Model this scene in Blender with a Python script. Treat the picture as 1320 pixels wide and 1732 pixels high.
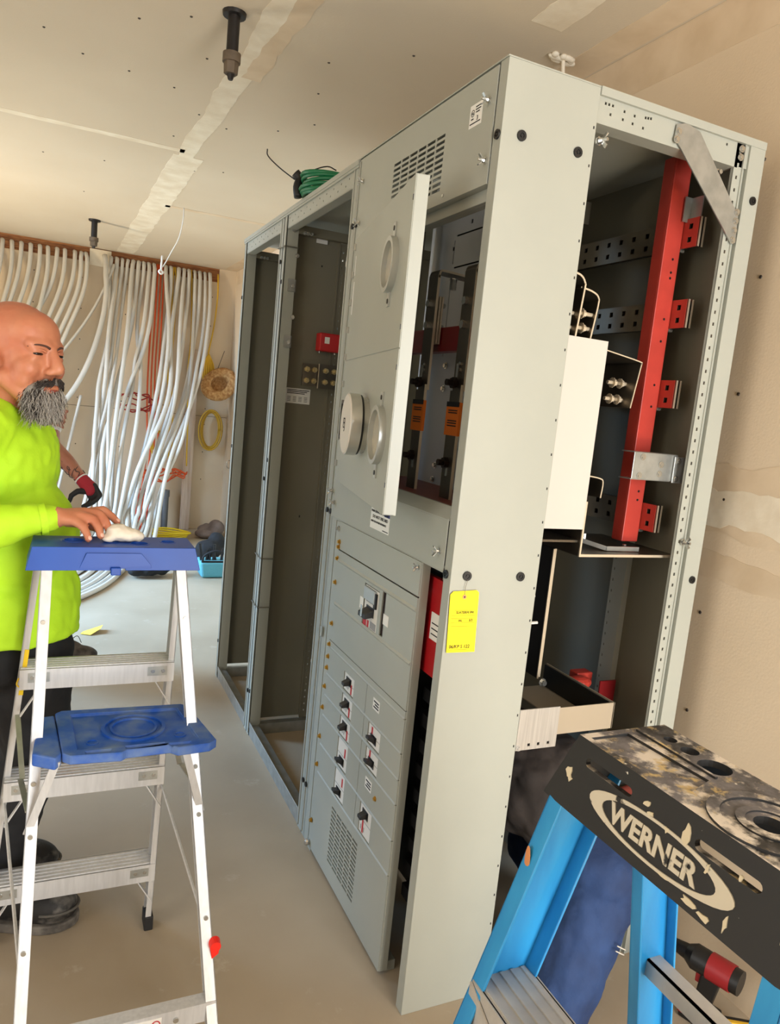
import bpy, math, random
from mathutils import Vector, Matrix
random.seed(7)
PI = math.pi
for o in list(bpy.data.objects):
    bpy.data.objects.remove(o)
SC = bpy.context.scene
COL = SC.collection

# ---------------------------------------------------------------- camera
cam_d = bpy.data.cameras.new('camera')
cam = bpy.data.objects.new('camera', cam_d)
COL.objects.link(cam)
cam.location = (-0.8601, -1.4671, 1.5222)
cam.rotation_euler = (math.radians(82.0425), math.radians(-5.6964), math.radians(-24.305))
cam_d.sensor_fit = 'VERTICAL'
cam_d.sensor_height = 24.0
cam_d.lens = 24.0 * 1252.67 / 1732.0
cam_d.clip_start = 0.02
SC.camera = cam

# ---------------------------------------------------------------- world, daylight, exposure
w = bpy.data.worlds.new('sky')
SC.world = w
w.use_nodes = True
wb = w.node_tree.nodes['Background']
wb.inputs[0].default_value = (0.86, 0.93, 1.0, 1)
wb.inputs[1].default_value = 0.30
vs = SC.view_settings
vs.view_transform = 'Standard'
vs.look = 'None'
vs.gamma = 1.0
vs.use_curve_mapping = False
vs.exposure = 0.15

def area(name, loc, target, sx, sy, power, color, spread=180):
    d = bpy.data.lights.new(name, 'AREA')
    d.shape = 'RECTANGLE'
    d.size, d.size_y = sx, sy
    d.energy = power
    d.color = color
    d.spread = math.radians(spread)
    o = bpy.data.objects.new(name, d)
    COL.objects.link(o)
    o.location = loc
    o.rotation_euler = (Vector(target) - Vector(loc)).to_track_quat('-Z', 'Z').to_euler()
    return o

# daylight through the door behind the camera and the far door in the left wall
area('daylight_door_front', (0.30, -3.5, 1.30), (0.25, 0.0, 0.90), 1.2, 2.2, 112, (0.91, 0.955, 1.0))
area('fill_light_left_near', (-3.5, -1.1, 1.35), (0.9, -0.6, 1.25), 2.4, 2.0, 46, (1.0, 0.96, 0.88))  # added fill with no known source, brightens the right wall and cabinet fronts
area('daylight_door_left_far', (-3.5, 4.0, 1.75), (-0.7, 4.0, 0.0), 2.8, 1.1, 205, (0.36, 0.64, 1.0), 100)
# sunlit ground outside the doors throws warm light up at the ceiling
area('ground_bounce_left', (-3.4, 4.3, 0.25), (-0.6, 4.8, 2.5), 2.6, 0.5, 86, (1.0, 0.80, 0.52), 120)
area('ground_bounce_front', (0.30, -3.4, 0.15), (0.2, 1.2, 2.5), 0.9, 0.3, 36, (1.0, 0.82, 0.55))

# ---------------------------------------------------------------- mesh helpers
# rows of print, punched marks and the like: far too small to pick apart, one part each
TINY = {'print','hole_row','ruled_lines','rivet','bolt_hole','bar_edge','tab_hole','latch_slot','tape_residue','slot'}
class MB:
    def __init__(s):
        s.v = []; s.f = []; s.m = []; s.mi = 0; s.cuts = []
    def cut(s):
        """what follows is a separate piece"""
        s.cuts.append((len(s.v), len(s.f)))
        return s
    def pieces(s):
        c = [(0,0)] + s.cuts + [(len(s.v), len(s.f))]
        out = []
        for (a, b), (d, e) in zip(c, c[1:]):
            if d > a:
                q = MB(); q.v = s.v[a:d]; q.f = [tuple(i-a for i in f) for f in s.f[b:e]]; q.m = s.m[b:e]; out.append(q)
        return out
    def add(s, vs, fs):
        b = len(s.v)
        s.v += [tuple(p) for p in vs]
        for f in fs:
            s.f.append(tuple(b + i for i in f)); s.m.append(s.mi)
    def box(s, x0, x1, y0, y1, z0, z1):
        s.add([(x0,y0,z0),(x1,y0,z0),(x1,y1,z0),(x0,y1,z0),(x0,y0,z1),(x1,y0,z1),(x1,y1,z1),(x0,y1,z1)],
              [(3,2,1,0),(4,5,6,7),(0,1,5,4),(1,2,6,5),(2,3,7,6),(3,0,4,7)])
        return s
    def obox(s, O, U, V, W):
        """box spanned by three edge vectors from corner O"""
        O, U, V, W = map(Vector, (O, U, V, W))
        if U.cross(V).dot(W) < 0: U, V = V, U
        p = [O, O+U, O+U+V, O+V]
        s.add(p + [q + W for q in p], [(3,2,1,0),(4,5,6,7),(0,1,5,4),(1,2,6,5),(2,3,7,6),(3,0,4,7)])
        return s
    def bar(s, p0, p1, wid, thk, up=(0,0,1)):
        """rectangular bar along p0-p1, wid along `up` side direction, thk across"""
        p0, p1 = Vector(p0), Vector(p1)
        d = (p1 - p0); n = d.cross(Vector(up))
        if n.length < 1e-6: n = d.cross(Vector((1,0,0)))
        n.normalize(); u = n.cross(d).normalized()
        return s.obox(p0 - n*thk/2 - u*wid/2, d, n*thk, u*wid)
    def prism(s, poly, W):
        """extrude a planar polygon (3d points) by vector W"""
        P = [Vector(p) for p in poly]; W = Vector(W); n = len(P)
        nn = Vector((0,0,0))
        for i in range(n): nn += P[i].cross(P[(i+1) % n])
        if nn.dot(W) < 0: P.reverse()
        s.add(P + [p + W for p in P], [tuple(range(n-1,-1,-1)), tuple(range(n,2*n))] +
              [(i,(i+1)%n,n+(i+1)%n,n+i) for i in range(n)])
        return s
    def cyl(s, p0, p1, r0, r1=None, n=12, caps=True):
        p0, p1 = Vector(p0), Vector(p1)
        if r1 is None: r1 = r0
        d = (p1-p0).normalized()
        a = d.orthogonal().normalized(); b = d.cross(a)
        R = [a*math.cos(2*PI*i/n) + b*math.sin(2*PI*i/n) for i in range(n)]
        s.add([p0+q*r0 for q in R] + [p1+q*r1 for q in R],
              [(i,(i+1)%n,n+(i+1)%n,n+i) for i in range(n)] + ([tuple(range(n-1,-1,-1)), tuple(range(n,2*n))] if caps else []))
        return s
    def ring(s, c, axis, r_in, r_out, h, n=28):
        """annulus ring starting at c going h along axis"""
        c = Vector(c); d = Vector(axis).normalized()
        a = d.orthogonal().normalized(); b = d.cross(a)
        vs = []
        for i in range(n):
            q = a*math.cos(2*PI*i/n) + b*math.sin(2*PI*i/n)
            vs += [c+q*r_in, c+q*r_out, c+q*r_out+d*h, c+q*r_in+d*h]
        fs = []
        for i in range(n):
            j = (i+1) % n
            for k in range(4):
                l = (k+1) % 4
                fs.append((4*i+k, 4*j+k, 4*j+l, 4*i+l))
        s.add(vs, fs)
        return s
    def tube(s, pts, r, n=8, caps=True, r1=None):
        P = [Vector(p) for p in pts]; m = len(P)
        T = [(P[min(i+1,m-1)] - P[max(i-1,0)]).normalized() for i in range(m)]
        a = T[0].orthogonal().normalized(); vs = []
        for i in range(m):
            a = (a - T[i]*a.dot(T[i]))
            a = a.normalized() if a.length > 1e-6 else T[i].orthogonal().normalized()
            b = T[i].cross(a)
            rr = r if r1 is None else r + (r1-r)*i/(m-1)
            vs += [P[i] + (a*math.cos(2*PI*k/n) + b*math.sin(2*PI*k/n))*rr for k in range(n)]
        fs = [(i*n+k, i*n+(k+1)%n, (i+1)*n+(k+1)%n, (i+1)*n+k) for i in range(m-1) for k in range(n)]
        if caps: fs += [tuple(range(n-1,-1,-1)), tuple((m-1)*n+k for k in range(n))]
        s.add(vs, fs)
        return s
    def ball(s, c, r, n=12, m=8, rot=None):
        c = Vector(c); r = Vector(r) if hasattr(r,'__len__') else Vector((r,r,r))
        vs = [Vector((0,0,1))]
        for i in range(1,m):
            t = PI*i/m
            vs += [Vector((math.sin(t)*math.cos(2*PI*k/n), math.sin(t)*math.sin(2*PI*k/n), math.cos(t))) for k in range(n)]
        vs.append(Vector((0,0,-1)))
        fs = [(0,1+k,1+(k+1)%n) for k in range(n)]
        for i in range(m-2):
            a = 1+i*n; b = a+n
            fs += [(a+k,b+k,b+(k+1)%n,a+(k+1)%n) for k in range(n)]
        e = len(vs)-1; a = 1+(m-2)*n
        fs += [(e,a+(k+1)%n,a+k) for k in range(n)]
        out = []
        for v in vs:
            q = Vector((v.x*r.x, v.y*r.y, v.z*r.z))
            out.append(c + (rot @ q if rot else q))
        s.add(out, fs)
        return s
    def cap(s, p0, r0, p1, r1, n=14):
        """tapered capsule"""
        s.ball(p0, r0, n, 8); s.ball(p1, r1, n, 8); s.cyl(p0, p1, r0, r1, n)
        return s
    def holed(s, O, U, V, T, u0, u1, v0, v1, holes):
        """plate in the U,V plane through O with rectangular holes (a0,a1,b0,b1); T = thickness vector to the back"""
        O, U, V, T = map(Vector, (O, U, V, T))
        us = sorted({u0,u1} | {round(x,5) for h in holes for x in h[:2] if u0 < x < u1})
        vv = sorted({v0,v1} | {round(x,5) for h in holes for x in h[2:] if v0 < x < v1})
        def solid(i, j):
            if i < 0 or j < 0 or i >= len(us)-1 or j >= len(vv)-1: return False
            a = (us[i]+us[i+1])/2; b = (vv[j]+vv[j+1])/2
            return not any(h[0] < a < h[1] and h[2] < b < h[3] for h in holes)
        def pt(a, b, k): return O + U*a + V*b + T*k
        fl = U.cross(V).dot(T) > 0
        def q(p):
            s.add(p[::-1] if fl else p, [(0,1,2,3)])
        for i in range(len(us)-1):
            for j in range(len(vv)-1):
                if not solid(i,j): continue
                a, b, c, d = us[i], us[i+1], vv[j], vv[j+1]
                q([pt(a,c,0),pt(b,c,0),pt(b,d,0),pt(a,d,0)])
                q([pt(a,d,1),pt(b,d,1),pt(b,c,1),pt(a,c,1)])
                if not solid(i-1,j): q([pt(a,c,1),pt(a,c,0),pt(a,d,0),pt(a,d,1)])
                if not solid(i+1,j): q([pt(b,c,0),pt(b,c,1),pt(b,d,1),pt(b,d,0)])
                if not solid(i,j-1): q([pt(a,c,1),pt(b,c,1),pt(b,c,0),pt(a,c,0)])
                if not solid(i,j+1): q([pt(a,d,0),pt(b,d,0),pt(b,d,1),pt(a,d,1)])
        return s
    def mesh(s, name):
        me = bpy.data.meshes.new(name)
        me.from_pydata(s.v, [], s.f)
        me.polygons.foreach_set('material_index', s.m)
        me.update()
        return me
    def build(s, name, mats, parent=None, smooth=None, bevel=0, seg=2):
        if s.cuts:
            P = s.pieces()
            for q in P[1:]: q.build(name, mats, parent, smooth, bevel, seg)
            return P[0].build(name, mats, parent, smooth, bevel, seg)
        me = s.mesh(name)
        for m in (mats if isinstance(mats, (list, tuple)) else [mats]): me.materials.append(m)
        o = bpy.data.objects.new(name, me)
        COL.objects.link(o)
        if parent: o.parent = parent
        if name in TINY: o['kind'] = 'stuff'
        if smooth is not None:
            if smooth >= 3: me.shade_smooth()
            else:
                me.shade_smooth()
                try: me.set_sharp_from_angle(angle=smooth)
                except Exception: pass
        if bevel:
            b = o.modifiers.new('bevel', 'BEVEL'); b.width = bevel; b.segments = seg; b.limit_method = 'ANGLE'; b.angle_limit = 0.6
        return o

def empty(name, loc, label=None, cat=None, group=None, rz=0):
    o = bpy.data.objects.new(name, None)
    o.empty_display_size = 0.05
    COL.objects.link(o)
    o.location = loc
    o.rotation_euler = (0,0,rz)
    if label: tag(o, label, cat, group)
    return o
def tag(o, label=None, cat=None, group=None, kind=None):
    if label: o['label'] = label
    if cat: o['category'] = cat
    if group: o['group'] = group
    if kind: o['kind'] = kind
    return o
def at(o, root):
    """parent keeping world coordinates (root unrotated)"""
    o.parent = root
    o.location = -Vector(root.location)
    return o
class Thing:
    """empty root at a base point; parts are given in world coordinates"""
    def __init__(s, name, loc, label, cat, group=None):
        s.root = empty(name, loc, label, cat, group)
    def part(s, name, mb, mats, parent=None, label=None, **k):
        if mb.cuts:
            return [s.part(name, q, mats, parent, label, **k) for q in mb.pieces()][0]
        o = mb.build(name, mats, parent or s.root, **k)
        if parent is None: o.location = -Vector(s.root.location)
        if label: o['label'] = label
        return o

def crom(pts, k=6):
    P = [Vector(p) for p in pts]
    P = [P[0]*2-P[1]] + P + [P[-1]*2-P[-2]]
    out = []
    for i in range(1, len(P)-2):
        a,b,c,d = P[i-1:i+3]
        for t in range(k):
            t /= k
            out.append(0.5*((2*b)+(c-a)*t+(2*a-5*b+4*c-d)*t*t+(3*b-a-3*c+d)*t**3))
    out.append(P[-2])
    return out

def text(name, s, size, origin, xd, yd, mat, parent=None, depth=0.0004, align='LEFT', shear=0, bold=0):
    cu = bpy.data.curves.new(name+'_curve', 'FONT')
    cu.body = s; cu.size = size; cu.align_x = align; cu.extrude = depth; cu.shear = shear; cu.offset = bold
    cu.resolution_u = 3
    t = bpy.data.objects.new(name+'_tmp', cu)
    COL.objects.link(t)
    dg = bpy.context.evaluated_depsgraph_get()
    me = bpy.data.meshes.new_from_object(t.evaluated_get(dg))
    bpy.data.objects.remove(t)
    xd, yd = Vector(xd).normalized(), Vector(yd).normalized()
    zd = xd.cross(yd)
    M = Matrix((( xd.x,yd.x,zd.x,origin[0]),(xd.y,yd.y,zd.y,origin[1]),(xd.z,yd.z,zd.z,origin[2]),(0,0,0,1)))
    me.transform(M)
    me.materials.clear(); me.materials.append(mat)
    o = bpy.data.objects.new(name, me)
    COL.objects.link(o)
    if parent: o.parent = parent
    return o

# ---------------------------------------------------------------- materials
def srgb(r, g, b):
    def f(c):
        c /= 255
        return c/12.92 if c <= 0.04045 else ((c+0.055)/1.055)**2.4
    return (f(r), f(g), f(b), 1)
MATS = {}
def mat(name, col, rough=0.6, metal=0.0, var=0.0, vscale=8.0, col2=None, bump=0.0, bscale=60.0, spec=0.5, detail=4.0, ramp=(0.35,0.65), stretch=None, coat=0, trans=0):
    if name in MATS: return MATS[name]
    m = bpy.data.materials.new(name); m.use_nodes = True
    nt = m.node_tree; p = nt.nodes['Principled BSDF']
    c = srgb(*col)
    p.inputs['Base Color'].default_value = c
    p.inputs['Roughness'].default_value = rough
    p.inputs['Metallic'].default_value = metal
    p.inputs['Specular IOR Level'].default_value = spec
    p.inputs['Coat Weight'].default_value = coat
    p.inputs['Transmission Weight'].default_value = trans
    m.diffuse_color = c
    tc = nt.nodes.new('ShaderNodeTexCoord')
    src = tc.outputs['Object']
    if stretch:
        mp = nt.nodes.new('ShaderNodeMapping'); mp.inputs['Scale'].default_value = stretch
        nt.links.new(src, mp.inputs['Vector']); src = mp.outputs['Vector']
    if var or col2:
        n = nt.nodes.new('ShaderNodeTexNoise'); n.inputs['Scale'].default_value = vscale; n.inputs['Detail'].default_value = detail
        nt.links.new(src, n.inputs['Vector'])
        r = nt.nodes.new('ShaderNodeValToRGB')
        r.color_ramp.elements[0].position, r.color_ramp.elements[1].position = ramp
        r.color_ramp.elements[0].color = c if col2 else tuple(x*(1-var) for x in c[:3]) + (1,)
        r.color_ramp.elements[1].color = srgb(*col2) if col2 else tuple(min(1,x*(1+var)) for x in c[:3]) + (1,)
        nt.links.new(n.outputs['Fac'], r.inputs['Fac']); nt.links.new(r.outputs['Color'], p.inputs['Base Color'])
    if bump:
        n2 = nt.nodes.new('ShaderNodeTexNoise'); n2.inputs['Scale'].default_value = bscale; n2.inputs['Detail'].default_value = 3
        nt.links.new(src, n2.inputs['Vector'])
        b = nt.nodes.new('ShaderNodeBump'); b.inputs['Strength'].default_value = bump; b.inputs['Distance'].default_value = 0.01
        nt.links.new(n2.outputs['Fac'], b.inputs['Height']); nt.links.new(b.outputs['Normal'], p.inputs['Normal'])
    MATS[name] = m
    return m

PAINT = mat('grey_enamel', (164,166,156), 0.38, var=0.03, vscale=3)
PAINT_SHADED = mat('grey_enamel_shaded', (118,113,96), 0.62, var=0.03, vscale=3)  # same enamel, darkened to carry the shade inside the cabinets
GALV = mat('galvanised_steel', (176,178,174), 0.38, 0.75, var=0.12, vscale=25)
PLATE = mat('bright_zinc_plate', (205,205,200), 0.3, 0.85, var=0.06, vscale=20)
BLACK = mat('black_plastic', (16,16,17), 0.45)
RUBBER = mat('black_rubber', (24,23,24), 0.7, bump=0.2)
BRASS = mat('brass_screw', (205,160,70), 0.3, 0.9)
STEEL = mat('screw_steel', (200,200,195), 0.25, 0.9)
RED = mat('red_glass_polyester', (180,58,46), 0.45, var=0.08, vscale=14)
REDD = mat('dark_red_channel', (120,16,20), 0.4, var=0.08, vscale=10)
WHITE = mat('white_label', (232,230,224), 0.6)
WHITEP = mat('white_plastic', (226,222,214), 0.5)
INK = mat('printed_ink', (40,40,44), 0.7)
BLUEINK = mat('blue_print', (36,48,110), 0.6)
REDINK = mat('red_print', (190,38,44), 0.6)
TIN = mat('tin_plated_bus', (116,108,96), 0.3, 0.85, var=0.12, vscale=9)
COPPER = mat('bus_edge', (214,200,176), 0.4, 0.5)
FIBRE = mat('brown_fibre_board', (120,58,50), 0.5, var=0.1, vscale=8)
ORANGE = mat('orange_sticker', (226,116,24), 0.55)
YELLOW = mat('yellow_tag_card', (250,226,28), 0.7)
# ================================================================= room shell
XW, YB, HC = 0.90, 6.75, 2.80
XL, YF = -3.6, -3.6
def wallmat(name, base, alt, scale, stretch=None):
    return mat(name, base, 0.85, col2=alt, vscale=scale, bump=0.06, bscale=140, ramp=(0.3,0.7), stretch=stretch)
DRY = wallmat('drywall_paper', (222,203,176), (214,194,166), 1.4)
CEIL = wallmat('ceiling_drywall', (214,200,178), (206,191,168), 1.1)
MUD = mat('joint_compound', (236,226,206), 0.8, col2=(222,208,184), vscale=9, bump=0.1, bscale=40)
MUDT = mat('thin_joint_compound', (220,200,172), 0.8, col2=(208,186,156), vscale=7, bump=0.05, bscale=40)
WOOD = mat('raw_lumber', (176,120,72), 0.75, col2=(120,70,40), vscale=5, stretch=(1.2,6,14), bump=0.15, bscale=30)
WOODP = mat('whitewashed_lumber', (206,186,166), 0.8, col2=(184,156,134), vscale=3, stretch=(14,14,1), bump=0.15, bscale=40)
def concrete():
    m = mat('concrete_slab', (184,169,147), 0.62, col2=(160,144,121), vscale=1.3, bump=0.05, bscale=30, ramp=(0.3,0.72), detail=7)
    nt = m.node_tree; p = nt.nodes['Principled BSDF']
    old = p.inputs['Base Color'].links[0].from_socket
    tc = nt.nodes.new('ShaderNodeTexCoord')
    n = nt.nodes.new('ShaderNodeTexNoise'); n.inputs['Scale'].default_value = 5.5; n.inputs['Detail'].default_value = 9; n.inputs['Roughness'].default_value = 0.7
    nt.links.new(tc.outputs['Object'], n.inputs['Vector'])
    r = nt.nodes.new('ShaderNodeValToRGB'); r.color_ramp.elements[0].position = 0.60; r.color_ramp.elements[1].position = 0.78
    nt.links.new(n.outputs['Fac'], r.inputs['Fac'])
    mx = nt.nodes.new('ShaderNodeMix'); mx.data_type = 'RGBA'
    nt.links.new(r.outputs['Color'], mx.inputs[0]); nt.links.new(old, mx.inputs[6])
    mx.inputs[7].default_value = srgb(196,186,170)
    nt.links.new(mx.outputs[2], p.inputs['Base Color'])
    return m
CONC = concrete()

floor = MB().box(XL-0.1, XW+0.1, YF-0.1, YB+0.1, -0.12, 0.0).build('floor', CONC); tag(floor, 'dusty tan concrete slab floor', kind='structure')
ceiling = MB().box(XL-0.1, XW+0.1, YF-0.1, YB+0.1, HC, HC+0.1).build('ceiling', CEIL); tag(ceiling, 'cream drywall ceiling with taped joints', kind='structure')
wall_right = MB().box(XW, XW+0.1, YF-0.1, YB+0.1, 0, HC).build('wall_right', DRY); tag(wall_right, 'tan drywall wall behind the switchboard', kind='structure')
wall_back = MB().box(XL-0.1, XW, YB, YB+0.1, 0, 2.66).build('wall_back', DRY); tag(wall_back, 'drywall wall at the far end behind the hanging cables', kind='structure')
m = MB(); m.holed((XL,0,0),(0,1,0),(0,0,1),(-0.1,0,0),YF,YB,0,HC,[(-2.4,0.6,-1,2.4),(2.6,5.7,-1,2.4)])  # unseen wall; near opening added so less light bounces around the room
wall_left = m.build('wall_left', DRY); tag(wall_left, 'left drywall wall with a door opening and another added to let light out', kind='structure')
m = MB(); m.holed((0,YF,0),(1,0,0),(0,0,1),(0,-0.1,0),XL,XW,0,HC,[(-2.9,-1.2,-1,2.4),(-0.4,1.5,-1,2.45)])  # unseen wall; openings enlarged so that light escapes
wall_front = m.build('wall_front', DRY); tag(wall_front, 'drywall wall behind the viewer, door openings enlarged to let light out', kind='structure')

# wooden plate and holes at the top of the far wall, exposed above the drywall
plate = MB(); plate.box(XL, 0.72, YB+0.02, YB+0.1, 2.66, HC)
tp = plate.build('top_plate', WOOD, wall_back); tp['label'] = 'rough brown wooden plate exposed above the drywall'
MB().box(0.72, XW, YB, YB+0.1, 2.66, HC).build('drywall_patch', DRY, wall_back)
MB().box(-0.56, -0.36, YB-0.006, YB+0.1, 2.63, HC-0.01).build('drywall_patch', MUD, wall_back)
# horizontal joint of the drywall sheets, as a slightly open seam
m = MB(); m.box(XL, XW-0.001, YB-0.0015, YB+0.001, 1.238, 1.243); m.build('sheet_joint', INK if False else mat('open_joint',(120,104,86),0.9), wall_back)

def mudstrip(name, parent, a, b, half, nrm, mt, wob=0.35, n=26, t=0.0015):
    """ragged band of joint compound from a to b lying on a surface with normal nrm"""
    a, b, nrm = Vector(a), Vector(b), Vector(nrm)
    d = (b-a); s = d.normalized().cross(nrm)
    n *= 3
    def edge():
        e = [random.uniform(-1,1) for _ in range(n+9)]
        q = [sum(e[i:i+9])/9 for i in range(n+1)]
        mx = max(abs(v) for v in q)
        return [v/mx + .12*random.uniform(-1,1) for v in q]
    ea, eb = edge(), edge()
    L = []; R = []
    for i in range(n+1):
        p = a + d*i/n
        L.append(p + s*half*(1+wob*ea[i])); R.append(p - s*half*(1+wob*eb[i]))
    mb = MB()
    vs = L + R + [p + nrm*t for p in L] + [p + nrm*t for p in R]; k = n+1
    fs = []
    for i in range(n):
        fs += [(2*k+i,2*k+i+1,3*k+i+1,3*k+i),(i,i+1,2*k+i+1,2*k+i),(k+i,3*k+i,3*k+i+1,k+i+1)]
    fs += [(0,k,3*k,2*k),(n,2*k+n,3*k+n,k+n)]
    mb.add(vs, fs)
    return mb.build(name, mt, parent)
dn = (0,0,-1)
o = mudstrip('joint_tape', ceiling, (-0.165,-1.0,HC), (-0.22,3.05,HC), 0.05, dn, MUD, 0.3, 40); o['label'] = 'ragged cream band of joint compound on the ceiling'
mudstrip('joint_tape', ceiling, (-0.205,3.05,HC), (-0.235,6.7,HC), 0.085, dn, MUD, 0.12, 40)
mudstrip('joint_tape', ceiling, (-0.10,-1.0,HC), (-0.16,1.8,HC), 0.035, (0,0,-1.1), MUDT, 0.5, 30)
mudstrip('joint_tape', ceiling, (-3.0,2.985,HC), (-0.24,2.965,HC), 0.03, dn, MUD, 0.15, 40)
mudstrip('joint_tape', ceiling, (-0.16,4.34,HC), (0.88,4.32,HC), 0.03, dn, MUDT, 0.2, 20)
mudstrip('joint_tape', ceiling, (0.52,-2.0,HC), (0.56,0.75,HC), 0.055, dn, MUD, 0.35, 26)
mudstrip('corner_tape', ceiling, (XW-0.07,-2.5,HC), (XW-0.07,6.7,HC), 0.06, dn, MUDT, 0.05, 40)
mudstrip('corner_tape', wall_right, (XW,-2.5,HC-0.075), (XW,6.7,HC-0.075), 0.07, (-1,0,0), MUDT, 0.05, 40)
mudstrip('joint_tape', wall_right, (XW,-2.8,1.36), (XW,0.62,1.36), 0.11, (-1,0,0), MUDT, 0.25, 40)
mudstrip('joint_tape', wall_right, (XW,-2.8,1.34), (XW,0.55,1.33), 0.045, (-1.6,0,0), MUD, 0.5, 40)
mudstrip('joint_tape', wall_right, (XW,-2.8,1.18), (XW,0.55,1.16), 0.035, (-1,0,0), MUDT, 0.5, 40)
# lumpy end of the tape above the cabinet with a strand hanging down
blob = MB()
for i in range(14):
    blob.ball((0.73+random.uniform(-.04,.05), 0.885+random.uniform(-.02,.02), HC-0.006), (random.uniform(.012,.03), .014, .009), 8, 6)
blob.tube(crom([(0.735,0.885,HC),(0.74,0.88,2.72),(0.733,0.875,2.64),(0.742,0.87,2.55)],5), 0.007, 6)
o = blob.build('compound_lump', MUD, ceiling, smooth=3); o['label'] = 'lumpy blob of compound with a strand hanging behind the cabinet'

# screw dimples on ceiling and walls
SCREW = mat('screw_head', (58,48,40), 0.6)
def screws(parent, pts, nrm, r=0.0055):
    d = Vector(nrm)
    base = MB().cyl((0,0,0), d*0.0025, r, r*0.8, 7).mesh('drywall_screw'); base.materials.append(SCREW)
    for p in pts:
        o = bpy.data.objects.new('drywall_screw', base); COL.objects.link(o); o.parent = parent; o.location = p
screws(ceiling, [(x, y, HC) for x, y in ((-0.75,1.32),(-0.62,1.55),(-0.46,1.42),(-0.35,1.72),(-0.93,1.85),(-0.79,2.0),(-0.61,2.05),(-0.42,2.1),(-0.27,2.35),(-0.12,2.45),
    (0.1,2.3),(-0.33,2.75),(-0.13,3.3),(0.02,3.2),(-1.2,3.7),(-0.95,3.6),(-0.62,3.5),(-1.25,4.3),(-0.7,4.4),(0.12,1.75),(0.22,2.1),(0.3,1.2),(0.06,1.45))], dn)
screws(wall_right, [(XW, y, z) for y, z in ((0.10,2.30),(0.05,1.98),(0.06,1.66),(0.05,1.36),(0.07,1.02),(0.06,0.72),(0.05,0.38),(-0.36,2.2),(-0.36,1.9),(-0.37,1.6),(-0.36,0.9),(-0.36,0.6),(-0.36,0.3),(-0.5,1.0))], (-1,0,0))
screws(wall_back, [(x, YB, z) for x in (-1.05,-0.62,-0.2,0.22,0.66) for z in (2.5,2.2,1.9,1.6,1.32,1.15,0.85,0.55)], (0,-1,0), 0.006)

# sprinkler drops
PIPE = mat('black_iron_pipe', (34,30,28), 0.45, 0.3, var=0.2, vscale=20)
CAPM = mat('dusty_cap', (92,78,62), 0.6, var=0.2, vscale=30)
def drop(x, y, ztop, zbot, r, label):
    t = Thing('pipe_drop', (x,y,ztop), label, 'pipe', 'black pipe drops on the ceiling')
    t.part('flange', MB().cyl((x,y,HC),(x,y,HC-0.012), r*2.0, r*1.9, 16), PIPE, smooth=0.6)
    t.part('pipe', MB().cyl((x,y,HC),(x,y,zbot+0.075), r, n=18), PIPE, smooth=0.6)
    c = t.part('reducer', MB().cyl((x,y,zbot+0.085),(x,y,zbot+0.055), r*1.5, n=18).cyl((x,y,zbot+0.055),(x,y,zbot+0.018), r*1.25, r*1.15, 6), CAPM, smooth=0.5)
    t.part('plug', MB().cyl((x,y,zbot+0.02),(x,y,zbot), r*0.7, r*0.4, 8), PIPE, smooth=0.6)
drop(-0.335, 1.30, HC, 2.585, 0.0205, 'thick black pipe stub hanging from the near ceiling beside the taped joint')
drop(-0.585, 5.34, HC, 2.575, 0.024, 'small dark pipe stub on the ceiling by the hanging cables')
# ================================================================= switchboard cabinets
H = 2.286; D = 0.785
YS = (0.0, 0.848, 1.683, 2.394)
GRP = 'open grey switchboard cabinets standing in a row'
def hexbolt(mb, p, d, r=0.007, h=0.006):
    p, d = Vector(p), Vector(d).normalized(); mb.cut()
    mb.cyl(p, p+d*0.002, r*1.5, n=10); mb.cyl(p+d*0.002, p+d*h, r, n=6)
def wingscrew(mb, p, d, s=1.0):
    """captive screw with a wing nut standing off the cover"""
    p, d = Vector(p), Vector(d).normalized(); z = Vector((0,0,1)); mb.cut()
    mb.cyl(p, p+d*0.004, 0.009*s, n=10); mb.cyl(p, p+d*0.024*s, 0.004*s, n=8); mb.cyl(p+d*0.006, p+d*0.014*s, 0.007*s, 0.005*s, 8)
    for k in (-1,1):
        mb.bar(p+d*0.010*s, p+d*0.022*s+z*k*0.014*s, 0.009*s, 0.0025*s, (0,1,0))
def plug(mb, p, d, r=0.0115):
    p, d = Vector(p), Vector(d).normalized(); mb.cut()
    mb.ring(p-d*0.001, d, r*0.5, r, 0.004, 16); mb.cyl(p-d*0.002, p+d*0.001, r*0.55, n=12); mb.cyl(p, p+d*0.0028, r*0.3, n=10)
def post_front(mb, y0, y1, flip):
    """folded front corner post with a groove"""
    w_ = y1-y0
    mb.box(0, 0.003, y0, y1, 0, H-0.004)
    mb.box(0, 0.05, y0, y0+0.003, 0, H-0.004); mb.box(0, 0.05, y1-0.003, y1, 0, H-0.004)
    c = y1-0.012 if flip else y0+0.004
    mb.box(-0.003, 0.0, c, c+0.008, 0.01, H-0.01)
def perf(mb, O, U, V, T, w_, z0, z1, pitch, hs=0.006):
    hol = []; z = z0+0.03
    while z < z1-0.02:
        hol.append((w_/2-hs/2, w_/2+hs/2, z, z+hs*1.4)); z += pitch
    mb.holed(O, U, V, T, 0, w_, z0, z1, hol)

# ---------------------------------------------------------------- cabinet with the meter door and the breakers (nearest)
A = Thing('switchboard_cabinet', (0.39,0.42,0), 'nearest grey steel switchboard cabinet with meter door, breakers and open rear side', 'cabinet', GRP)
y0, y1 = YS[0], YS[1]
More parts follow.
